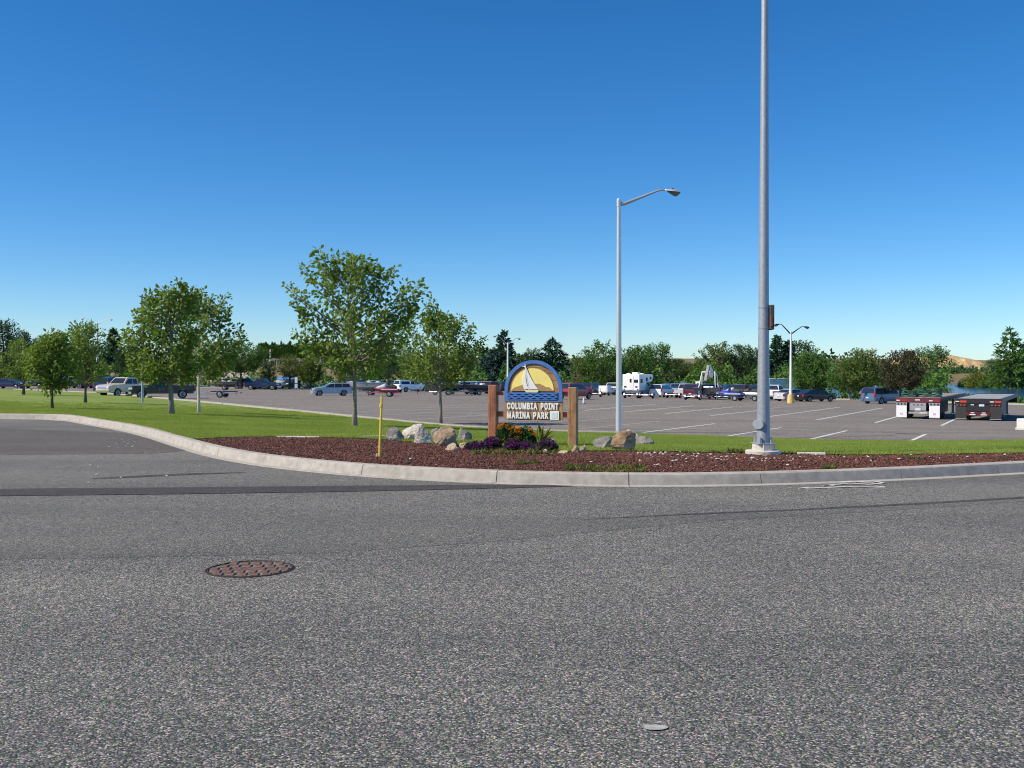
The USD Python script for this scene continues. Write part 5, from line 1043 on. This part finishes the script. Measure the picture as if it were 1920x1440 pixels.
# ---- small trailers, boats, water scooters
TRW = lathe([(0, -.09), (.17, -.09), (.28, -.10), (.31, -.06), (.31, .06), (.28, .10), (.17, .09), (0, .09)], 16); TRR = lathe([(0, -.08), (.05, -.1), (.17, -.1), (.19, -.085), (.19, -.06), (0, -.06)], 12)
def boat_trailer(px, py, yaw, label, L=4.6, W=1.9, frame=CHROME, at=None, axle=-.55):
    t = thing('boat_trailer', label, 'trailer', lot_px(px, py) if at is None else at, math.radians(yaw))
    for s in (-1, 1):
        part('side_rail', tube([(-L / 2, s * W * .36, .46), (L * .22, s * W * .36, .46), (L * .42, s * .06, .46)], .045, 6), frame, t)
        part('fender', lathe([(.36, -.11), (.38, -.11), (.38, .11), (.36, .11)], 18).slice_plane([0, 0, 0], [0, 1, 0]).apply_transform(trimesh.transformations.rotation_matrix(PI / 2, (1, 0, 0))).apply_translation((axle, s * W * .45, .33)), frame, t)
        part('bunk', rbx(-L * .45, L * .12, s * .42 - .05, s * .42 + .05, .55, .64, .01), TRIM, t)
        part('trailer_light', rbx(-L / 2 - .05, -L / 2 + .02, s * W * .42 - .12, s * W * .42 + .12, .40, .52, .01), REDL, t)
    part('tongue', tube([(L * .40, 0, .46), (L * .62, 0, .46)], .05, 6), frame, t); part('winch_post', tube([(L * .40, 0, .46), (L * .43, 0, 1.05)], .04, 6), frame, t)
    for x in (-L * .42, axle, L * .12): part('cross_bar', tube([(x, -W * .36, .44), (x, W * .36, .44)], .04, 6), frame, t)
    part('jack', tube([(L * .55, .1, .02), (L * .55, .1, .7)], .035, 6), frame, t)
    wheels(t, [axle], W + .06, .31, TRW, TRR)
    return t
def hull(L, W, D, tip=.55, n=13):
    """A boat hull with an open top: raked bow towards +x, hard chine, hollow inside."""
    def cage(sh):
        secs = []
        for i, u in enumerate(np.linspace(0, 1, n)):
            x = -L / 2 + L * u * (1 - sh * .02) + sh * (.04 if i == 0 else 0); w = W / 2 * (1 if u < tip else math.sqrt(max(0, 1 - ((u - tip) / (1.005 - tip)) ** 2))) - sh * .05; w = max(w, .012)
            k = D * .42 * max(0, (u - .62) / .38) ** 2; top = D + .16 * u ** 2 + sh * .2; ch = D * .42 + k * .7; ke = k + sh * .12
            secs.append([(x, -w, top), (x, -w * .93, ch + sh * .05), (x, 0, ke), (x, w * .93, ch + sh * .05), (x, w, top)])
        return np.array(secs)
    def solid(sh):
        c = cage(sh); parts = [Manifold.hull_points(np.vstack([c[i], c[i + 1]])) for i in range(n - 1)]
        return Manifold.batch_boolean(parts, m3.OpType.Add)
    return solid(0) - solid(1)
def boat_on(px, py, yaw, label, L=5.2, W=2.05, D=.85, mat=None, deck=None, kind='open', cover=None, frame=CHROME, tower=False, tlabel=None):
    loc = lot_px(px, py); boat_trailer(0, 0, yaw, tlabel, L=L * .92, W=W, at=loc, frame=frame)
    t = thing('motor_boat', label, 'boat', loc + np.array([0, 0, .64]), math.radians(yaw)); part('hull', hull(L, W, D), mat, t, smooth=30)
    part('floor', rbx(-L * .47, L * .25, -W * .40, W * .40, D * .42, D * .46, .005), deck or TRIM, t)
    part('rub_rail', tube([(-L / 2, -W / 2 - .01, D)] + [(-L / 2 + L * u, -(W / 2 * (1 if u < .55 else math.sqrt(max(0, 1 - ((u - .55) / .455) ** 2)))) - .01, D + .16 * u * u) for u in np.linspace(.1, .99, 12)] + [(-L / 2 + L * u, (W / 2 * (1 if u < .55 else math.sqrt(max(0, 1 - ((u - .55) / .455) ** 2)))) + .01, D + .16 * u * u) for u in np.linspace(.99, 0, 12)], .03, 5), TRIM if cover else CHROME, t)
    if kind == 'cover':
        P = [(-L * .5, s * W * .5, D) for s in (-1, 1)] + [(L * .46, s * .15, D + .2) for s in (-1, 1)] + [(L * .1, s * W * .5, D + .05) for s in (-1, 1)] + [(-L * .12, 0, D + .85), (L * .12, 0, D + .75), (-L * .45, 0, D + .35)]
        part('tarp_cover', Manifold.hull_points(np.array(P)), cover, t, smooth=20)
    else:
        part('windscreen', Manifold.batch_hull([bx(L * .06, L * .07, -W * .42, W * .42, D, D + .02), bx(-.02, .0, -W * .36, W * .36, D + .40, D + .42)]) - Manifold.batch_hull([bx(L * .05 - .04, L * .06, -W * .5, W * .5, D - .05, D + .0), bx(-.1, -.03, -W * .5, W * .5, D + .40, D + .5)]), GLASS, t)
        for x in (-L * .28, -L * .05): part('seat', rbx(x - .22, x + .22, -.55, .55, D * .46, D + .18, .05), SWHITE, t)
        part('outboard_motor', Manifold.batch_hull([rbx(-L / 2 - .42, -L / 2 - .04, -.17, .17, D * .75, D + .40, .08)]) + rbx(-L / 2 - .25, -L / 2 - .12, -.06, .06, -.1, D * .8, .02), TRIM, t)
    if tower:
        for s in (-1, 1):
            part('tower_leg', tube([(L * .02, s * W * .46, D), (-L * .02, s * W * .42, D + 1.4), (-L * .10, s * W * .36, D + 1.85)], .055, 8), SWHITE, t); part('tower_leg', tube([(-L * .20, s * W * .46, D), (-L * .10, s * W * .36, D + 1.85)], .055, 8), SWHITE, t)
        part('tower_bar', tube([(-L * .10, -W * .36, D + 1.85), (-L * .10, W * .36, D + 1.85)], .07, 8), SWHITE, t)
        part('folded_arm', rbx(-1.1, 1.1, -.2, .2, -.14, .14, .06).rotate([0, -58, 0]).translate([-L * .25, -.1, D + 1.7]), plain('grey_vinyl', (0.16, 0.17, 0.19), rough=.5), t)
        part('white_bag', Manifold.batch_hull([Manifold.sphere(.34, 14).translate([L * .02, 0, D + 2.0]), Manifold.sphere(.2, 14).translate([L * .10, 0, D + 1.35]), Manifold.sphere(.24, 14).translate([-L * .06, 0, D + 2.45])]), SWHITE, t, smooth=40)
    return t
def scooter(px, py, yaw, label, c1, c2, z=.52, off=0.0):
    loc = lot_px(px, py); a = math.radians(yaw); loc = loc + np.array([-math.sin(a) * off, math.cos(a) * off, z]); t = thing('water_scooter', label, 'water scooter', loc, a)
    hu = Manifold.batch_hull([rbx(-1.35, .3, -.5, .5, .12, .38, .1), rbx(-1.2, .3, -.28, .28, 0, .1, .05), Manifold.sphere(.10, 10).translate([1.35, 0, .42]), Manifold.sphere(.3, 12).translate([.7, 0, .3])])
    part('hull', hu, c1, t, smooth=30); part('hood', Manifold.batch_hull([Manifold.sphere(.16, 10).translate([1.05, 0, .48]), Manifold.sphere(.30, 12).translate([.35, 0, .58]), Manifold.sphere(.2, 10).translate([.2, 0, .78])]), c2, t, smooth=30)
    part('seat', Manifold.batch_hull([rbx(-1.1, .1, -.2, .2, .4, .7, .08), rbx(-.9, -.1, -.16, .16, .4, .82, .08)]), TRIM, t, smooth=30); part('handlebar', tube([(.15, -.4, .95), (.25, 0, .9), (.15, .4, .95)], .03, 6), TRIM, t)
    for s in (-1, 1): part('side_stripe', rbx(-1.2, .6, s * .5 - .015, s * .5 + .015, .24, .32, .005), SWHITE, t)
boat_trailer(407, 745.5, 178, 'empty boat trailer behind the black pickup', L=4.2)
boat_trailer(1215, 747, 62, 'empty silver trailer in front of the camper and white minivan', L=3.6)
boat_trailer(1266, 746.5, 60, 'empty trailer behind the blue pickup', L=3.8)
boat_trailer(1302, 750, 60, 'low trailer hitched to the maroon canopy pickup', L=3.6)
boat_trailer(1187, 746.5, 62, 'empty trailer left of the camper wheels', L=3.4)
boat_trailer(1118, 744, 62, 'short empty trailer beside the navy car near the sign', L=3.2)
ALH = plain('aluminium_hull', (0.34, 0.37, 0.38), rough=0.4, metal=0.4, var=0.1); CAMO = plain('brown_hull', (0.20, 0.15, 0.085), rough=0.6, var=0.35, scale=2.0, dirt=((0.32, 0.25, 0.14), .8))
DKH = plain('dark_gelcoat', (0.02, 0.025, 0.035), rough=0.2, var=0.1, coat=.5); TARP = plain('blue_tarp', (0.06, 0.20, 0.45), rough=0.55, var=0.2, scale=3.0); TARP2 = plain('grey_blue_tarp', (0.16, 0.24, 0.33), rough=0.6, var=0.15, scale=3.0)
boat_on(416, 731, 182, 'small brown open boat on a trailer near the roofed building', 4.4, 1.7, .62, CAMO, tlabel='trailer carrying the small brown boat')
boat_on(535, 727, 176, 'boat under a bright blue tarp beyond the dark blue pickup', 5.4, 2.2, .9, SWHITE, kind='cover', cover=TARP, tlabel='trailer under the blue-covered boat')
boat_on(688, 741, 178, 'grey aluminium boat on a trailer behind the largest lawn tree trunk', 4.9, 2.0, .85, ALH, tlabel='trailer carrying the aluminium boat')
boat_on(832, 741, 188, 'dark boat with a white lower edge right of the white canopy pickup', 4.8, 1.9, .75, DKH, tlabel='trailer carrying the dark boat by the slim tree')
boat_on(887, 741, 200, 'low dark boat between the white jeep-like car and the red car', 4.6, 1.9, .7, DKH, tlabel='trailer carrying the low dark boat')
boat_on(1331, 749, 61, 'dark boat with a white tow tower and a folded grey arm', 5.6, 2.2, .8, DKH, tower=True, tlabel='trailer carrying the boat with the tow tower')
boat_on(1284, 737, 58, 'boat under a grey-blue cover behind the blue pickup', 5.4, 2.2, .9, SWHITE, kind='cover', cover=TARP2, tlabel='trailer under the grey-blue covered boat')
RT = plain('red_frame', (0.24, 0.03, 0.04), rough=.5, var=.1)
boat_trailer(722, 744, 180, 'red trailer with a red water scooter, right of the aluminium boat', L=3.4, W=1.7, frame=RT)
scooter(726, 744, 180, 'red water scooter standing on the red trailer', RT, PC['silver'])
boat_trailer(808, 740, 182, 'dark red low trailer right of the white canopy pickup', L=3.2, W=1.6, frame=PC['maroon'])
boat_trailer(1374, 751.5, 150, 'trailer with two blue water scooters', L=3.4, W=2.2)
B1 = paint('scooter_blue', (0.03, 0.06, 0.32))
scooter(1374, 751.5, 150, 'nearer blue water scooter on the two-scooter trailer', B1, SWHITE, off=-.55); scooter(1374, 751.5, 150, 'farther blue water scooter on the two-scooter trailer', B1, B1, off=.6)
boat_trailer(1408, 752, 155, 'trailer with a white water scooter left of the tall pole', L=3.2, W=1.5)
scooter(1408, 752, 155, 'white water scooter left of the tall pole', SWHITE, TRIM)

# ---- camper on a pickup
def camper(px, py, yaw):
    t = V('pickup', px, py, yaw, 'silver', 'tall white slide-in camper on a silver pickup, seen from its rear', 'camper', name='truck_camper', bumper='chrome')
    C = SWHITE; L = 5.75
    box = side_extr([(-3.35, .95), (-3.35, 2.95), (-3.25, 3.05), (1.55, 3.05), (1.75, 2.75), (1.6, 2.15), (1.0, 1.98), (-.85, 1.95), (-.85, 1.2), (-1.0, .95)], -1.17, 1.17)
    part('camper_shell', box, C, t)
    part('camper_door', rbx(-3.385, -3.345, -.33, .38, 1.0, 2.75, .01), C, t); part('door_window', rbx(-3.40, -3.37, -.12, .16, 1.95, 2.45, .01), GLASS, t)
    part('camper_window', rbx(-3.385, -3.345, -.98, -.45, 1.95, 2.35, .01), GLASS, t); part('vent', rbx(-3.38, -3.345, .62, .95, 1.3, 1.5, .01), TRIM, t); part('vent', rbx(-3.38, -3.345, -.92, -.62, 1.3, 1.5, .01), TRIM, t)
    for x0, x1, z0, z1 in ((-2.9, -2.1, 1.9, 2.45), (-.9, -.2, 2.1, 2.6), (.6, 1.2, 2.35, 2.7)): 
        for s in (-1, 1): part('side_window', rbx(x0, x1, s * 1.17 - .02, s * 1.17 + .02, z0, z1, .008), GLASS, t)
    part('roof_unit', rbx(-1.9, -1.0, -.45, .45, 3.05, 3.30, .08), C, t); part('roof_vent', rbx(-3.0, -2.5, .3, .8, 3.05, 3.20, .05), C, t); part('roof_vent', rbx(.3, .8, -.3, .3, 3.05, 3.18, .05), C, t)
    part('rear_step', rbx(-3.6, -3.35, -.5, .5, .52, .62, .02), CHROME, t)
    for s in (-1, 1): part('camper_lamp', rbx(-3.39, -3.345, s * .95 - .1, s * .95 + .1, 1.02, 1.12, .01), REDL, t)
camper(1200, 744, 62)
# ---- enclosed trailer and small box things
def cargo_trailer(px, py, yaw, L, W, H, label, mat):
    t = thing('cargo_trailer', label, 'trailer', lot_px(px, py), math.radians(yaw)); part('box_body', side_extr([(-L / 2, .5), (-L / 2, H), (L * .30, H), (L * .42, H - .18), (L / 2, H * .62), (L / 2, .5)], -W / 2, W / 2), mat, t)
    part('roof_edge', rbx(-L / 2 - .02, L * .30, -W / 2 - .02, W / 2 + .02, H - .02, H + .06, .02), SWHITE, t); part('rear_door', rbx(-L / 2 - .03, -L / 2 + .02, -W / 2 + .08, W / 2 - .08, .6, H - .1, .01), SWHITE, t)
    part('tongue', tube([(L / 2, 0, .5), (L / 2 + .9, 0, .5)], .05, 6), TRIM, t); wheels(t, [-.35, .4] if L > 3 else [0], W + .02, .31, TRW, TRR)
cargo_trailer(1461, 745, 22, 5.0, 2.3, 2.75, 'large enclosed trailer with a white roof edge, behind the white pickup at the tall pole', plain('trailer_skin', (0.55, 0.58, 0.62), rough=.4, var=.05))
cargo_trailer(1135, 742, 62, 1.7, 1.3, 1.35, 'small white box trailer left of the white pickup', SWHITE)
b = lot_px(1309, 743.5); t = thing('box_sign', 'small white square board with a round dark mark above the maroon canopy pickup', 'sign', b, math.radians(-28)); s_ = b[1] / F
part('post', bx(-.05, .05, -.05, .05, -.05, 1.6), TRIM, t); part('board', rbx(-.36, .36, -.12, .12, (743.5 - 725) * s_, (743.5 - 715) * s_, .02), SWHITE, t)
part('round_mark', Manifold.cylinder(.01, .17, .17, 20).rotate([90, 0, 0]).translate([0, -.121, (743.5 - 720) * s_]), plain('dark_mark', (0.10, 0.10, 0.09), rough=.7), t)

# ---------------------------------------------------------------- the two flatbed trailers
BLK = plain('trailer_black', (0.018, 0.018, 0.021), rough=0.5, var=0.2); MRN = plain('trailer_maroon', (0.13, 0.028, 0.04), rough=0.5, var=0.15)
DECK = [plain(f'deck_board_{i}', c, rough=0.85, var=0.2, scale=6, spec=.2) for i, c in enumerate([(0.27, 0.235, 0.185), (0.22, 0.19, 0.15), (0.32, 0.28, 0.225)])]
ALD = plain('deck_aluminium', (0.40, 0.385, 0.355), rough=0.6, metal=0.3, var=0.12, dirt=((0.25, 0.23, 0.2), .6)); FLAPW = plain('white_mud_flap', (0.76, 0.74, 0.76), rough=0.6, var=0.04)
FLAPB = plain('black_mud_flap', (0.03, 0.03, 0.033), rough=0.75, var=0.15); GREYP = plain('grey_panel', (0.30, 0.30, 0.31), rough=.5, var=.08); AMB = plain('marker_lamp', (0.55, 0.06, 0.03), rough=.3); PALE = plain('reflector_white', (0.7, 0.68, 0.64), rough=.4)
def flatbed(px, py, yaw, label, L=13.5, W=2.5, white=True):
    t = thing('flatbed_trailer', label, 'trailer', lot_px(px, py), math.radians(yaw)); ZD = 1.26       # rear at x = 0, front at +L
    fr = BLK
    nb = 11; 
    for i in range(nb):
        y0 = -W / 2 + .06 + (W - .12) * i / nb; part('deck_board', bx(.03, L, y0 + .006, y0 + (W - .12) / nb - .006, ZD - .05, ZD + .004 * (i % 2)), ALD if not white else DECK[i % 3], t)
    for s in (-1, 1):
        part('side_rail', rbx(.0, L, s * (W / 2 - .03) - .03, s * (W / 2 - .03) + .03, ZD - .20, ZD + .03, .008), BLK if not white else MRN, t)
        part('main_beam', side_extr([(.1, ZD - .06), (L, ZD - .06), (L, ZD - .25), (L * .72, ZD - .30), (L * .62, ZD - .62), (.1, ZD - .62)], s * .48 - .05, s * .48 + .05), fr, t)
        part('skirt_panel', bx(.35, L * .30, s * (W / 2 - .08) - .012, s * (W / 2 - .08) + .012, .34, ZD - .2), BLK, t)
        part('landing_leg', rbx(L * .70, L * .70 + .14, s * .85 - .07, s * .85 + .07, .04, ZD - .2, .01), GREYP, t); part('landing_foot', rbx(L * .70 - .1, L * .70 + .24, s * .85 - .14, s * .85 + .14, 0, .05, .01), GREYP, t)
        yc = s * (W / 2 - .33)
        part('mud_flap', rbx(-.02, .0, yc - .30, yc + .30, .07, .80, .004), FLAPW if white else FLAPB, t); part('flap_weight', rbx(-.03, .01, yc - .30, yc + .30, .06, .10, .004), GREYP, t)
        if white:
            part('flap_emblem', Manifold.cylinder(.006, .055, .055, 18).scale([1, 1.6, 1]).rotate([0, 90, 0]).translate([-.027, yc, .30]) - Manifold.cylinder(.02, .03, .03, 14).scale([1, 1.9, 1]).rotate([0, 90, 0]).translate([-.035, yc, .30]), GREYP, t)
        part('lamp_bracket', rbx(-.04, .02, yc - .31, yc + .31, .82, .96, .008), GREYP if white else BLK, t)
        for k in (-1, 0, 1): part('round_lamp', Manifold.cylinder(.02, .045, .045, 12).rotate([0, -90, 0]).translate([-.04, yc + k * .19, .89]), BLK if white else AMB, t)
        part('rear_marker', rbx(-.065, -.045, yc - .30, yc + .05, 1.03, 1.15, .004), AMB if not white else PC['red'], t); part('reflector', rbx(-.068, -.045, yc + .09, yc + .30, 1.06, 1.12, .004), PALE, t)
    part('rear_sill', rbx(-.045, .03, -W / 2, W / 2, .97, ZD + .01, .01), MRN if white else BLK, t)
    if white:
        part('centre_panel', rbx(-.03, .0, -.46, .46, .50, .96, .006), GREYP, t)
        for k in (-1, 0, 1): part('panel_lamp', Manifold.cylinder(.012, .04, .04, 10).rotate([0, -90, 0]).translate([-.03, k * .22, .84]), BLK, t)
        part('number_plate', rbx(-.06, -.035, -.16, .14, .50, .64, .004), NPL, t); part('underrun_bar', rbx(-.02, .08, -.55, .52, .30, .42, .01), GREYP, t); part('bar_reflector', rbx(-.03, -.02, -.5, -.1, .33, .39, .002), PALE, t)
        part('marker_centre', rbx(-.06, -.045, -.12, .16, 1.10, 1.16, .003), PALE, t)
    else:
        part('under_panel', rbx(.0, .05, -.62, .62, .52, .97, .006), BLK, t); part('number_plate', rbx(-.03, -.01, .18 - .5, .18 - .22, .82, .94, .004), NPL, t); part('number_plate_light', rbx(-.03, -.01, .22, .40, .88, .93, .004), PALE, t)
        part('underrun_bar', rbx(-.05, .06, -.66, .66, .28, .50, .01), PC['maroon'], t)
        for k in (-1, 1): part('bar_reflector', rbx(-.062, -.052, k * .3 - .16, k * .3 + .16, .31, .37, .002), PALE, t); part('bar_reflector', rbx(-.062, -.052, k * .3 - .1, k * .3 + .1, .42, .47, .002), PALE, t)
        part('headboard', side_extr([(L - .9, ZD), (L, ZD + .04), (L, ZD - .2), (L - .9, ZD - .55)], -W / 2, W / 2), BLK, t)
    tw = lathe([(0, -.26), (.3, -.26), (.46, -.28), (.50, -.22), (.50, .22), (.46, .28), (.3, .26), (0, .26)], 22); tr_ = lathe([(0, -.18), (.1, -.24), (.14, -.2), (.27, -.25), (.31, -.265), (.31, -.2), (0, -.17)], 16)
    for ax in (1.0, 2.25):
        for s in (-1, 1):
            R = trimesh.transformations.rotation_matrix(-PI / 2 if s > 0 else PI / 2, (1, 0, 0)); T = trimesh.transformations.translation_matrix((ax, s * (W / 2 - .36), .50)); fl = trimesh.transformations.rotation_matrix(PI, (1, 0, 0))
            m = tw.copy(); m.apply_transform(T @ R @ fl); q = tr_.copy(); q.apply_transform(T @ R @ fl); w_ = part('wheel', m, TYRE, t, smooth=35); part('rim', q, GREYP, w_, smooth=35)
        part('axle', tube([(ax, -W / 2 + .3, .5), (ax, W / 2 - .3, .5)], .07, 8), BLK, t)
    return t, ZD
t1, ZD = flatbed(1721, 785.5, 60.5, 'flatbed trailer with white mud flaps and a maroon rear sill, left of the two')
t2, _ = flatbed(1834, 788.5, 60.5, 'black flatbed trailer with dark mud flaps, right of the two', white=False)
GRN = plain('dark_green_hose', (0.02, 0.075, 0.05), rough=.5, var=.2)
o = lot_px(1721, 785.5); a = math.radians(60.5)
for k, (u, v, r_, lab) in enumerate([(1.6, .75, .42, 'leftmost dark green coil lying on the left flatbed'), (2.0, -.05, .46, 'middle dark green coil lying on the left flatbed'), (1.7, -.75, .38, 'rightmost dark green coil lying on the left flatbed')]):
    p = o + np.array([math.cos(a) * u - math.sin(a) * v, math.sin(a) * u + math.cos(a) * v, ZD]); t = thing('hose_coil', lab, 'coil', p, k * 1.1)
    for j in range(5):
        an = np.linspace(0, 2 * PI, 22); rj = r_ * (1 - .05 * (j % 2)); part('coil_turn', tube(np.column_stack([rj * np.cos(an), rj * np.sin(an), (.05 + .03 * j + .042 * j * (1 + np.sin(an + j * 1.3 + k)))]), .03, 6, cap=False), GRN, t, smooth=True)

# ---------------------------------------------------------------- small roofed building
b = on_ground(446, 726); s_ = b[1] / F; t = thing('park_building', 'small dark-walled building with a pale hipped roof behind the forked tree', 'building', b, .05); hw, hd_ = 25 * s_, 14 * s_; hz = (726 - 711) * s_; rz = (726 - 697) * s_
part('wall', bx(-hw, hw, -hd_, hd_, -.3, hz), plain('dark_block_wall', (0.10, 0.075, 0.06), rough=.9, var=.2, scale=2), t)
part('roof', Manifold.hull_points(np.array([(x * (hw + .5), y * (hd_ + .5), hz) for x in (-1, 1) for y in (-1, 1)] + [(x * (hw + .5), y * (hd_ + .5), hz + .12) for x in (-1, 1) for y in (-1, 1)] + [(-hw * .45, 0, rz), (hw * .45, 0, rz)])), plain('shingle_roof', (0.36, 0.30, 0.26), rough=.9, var=.2, scale=4), t)
part('door', rbx(-.5, .5, -hd_ - .05, -hd_ + .02, -.1, hz - .25, .01), TRIM, t); part('window', rbx(1.2, 2.2, -hd_ - .04, -hd_ + .02, hz * .45, hz * .8, .01), GLASS, t)
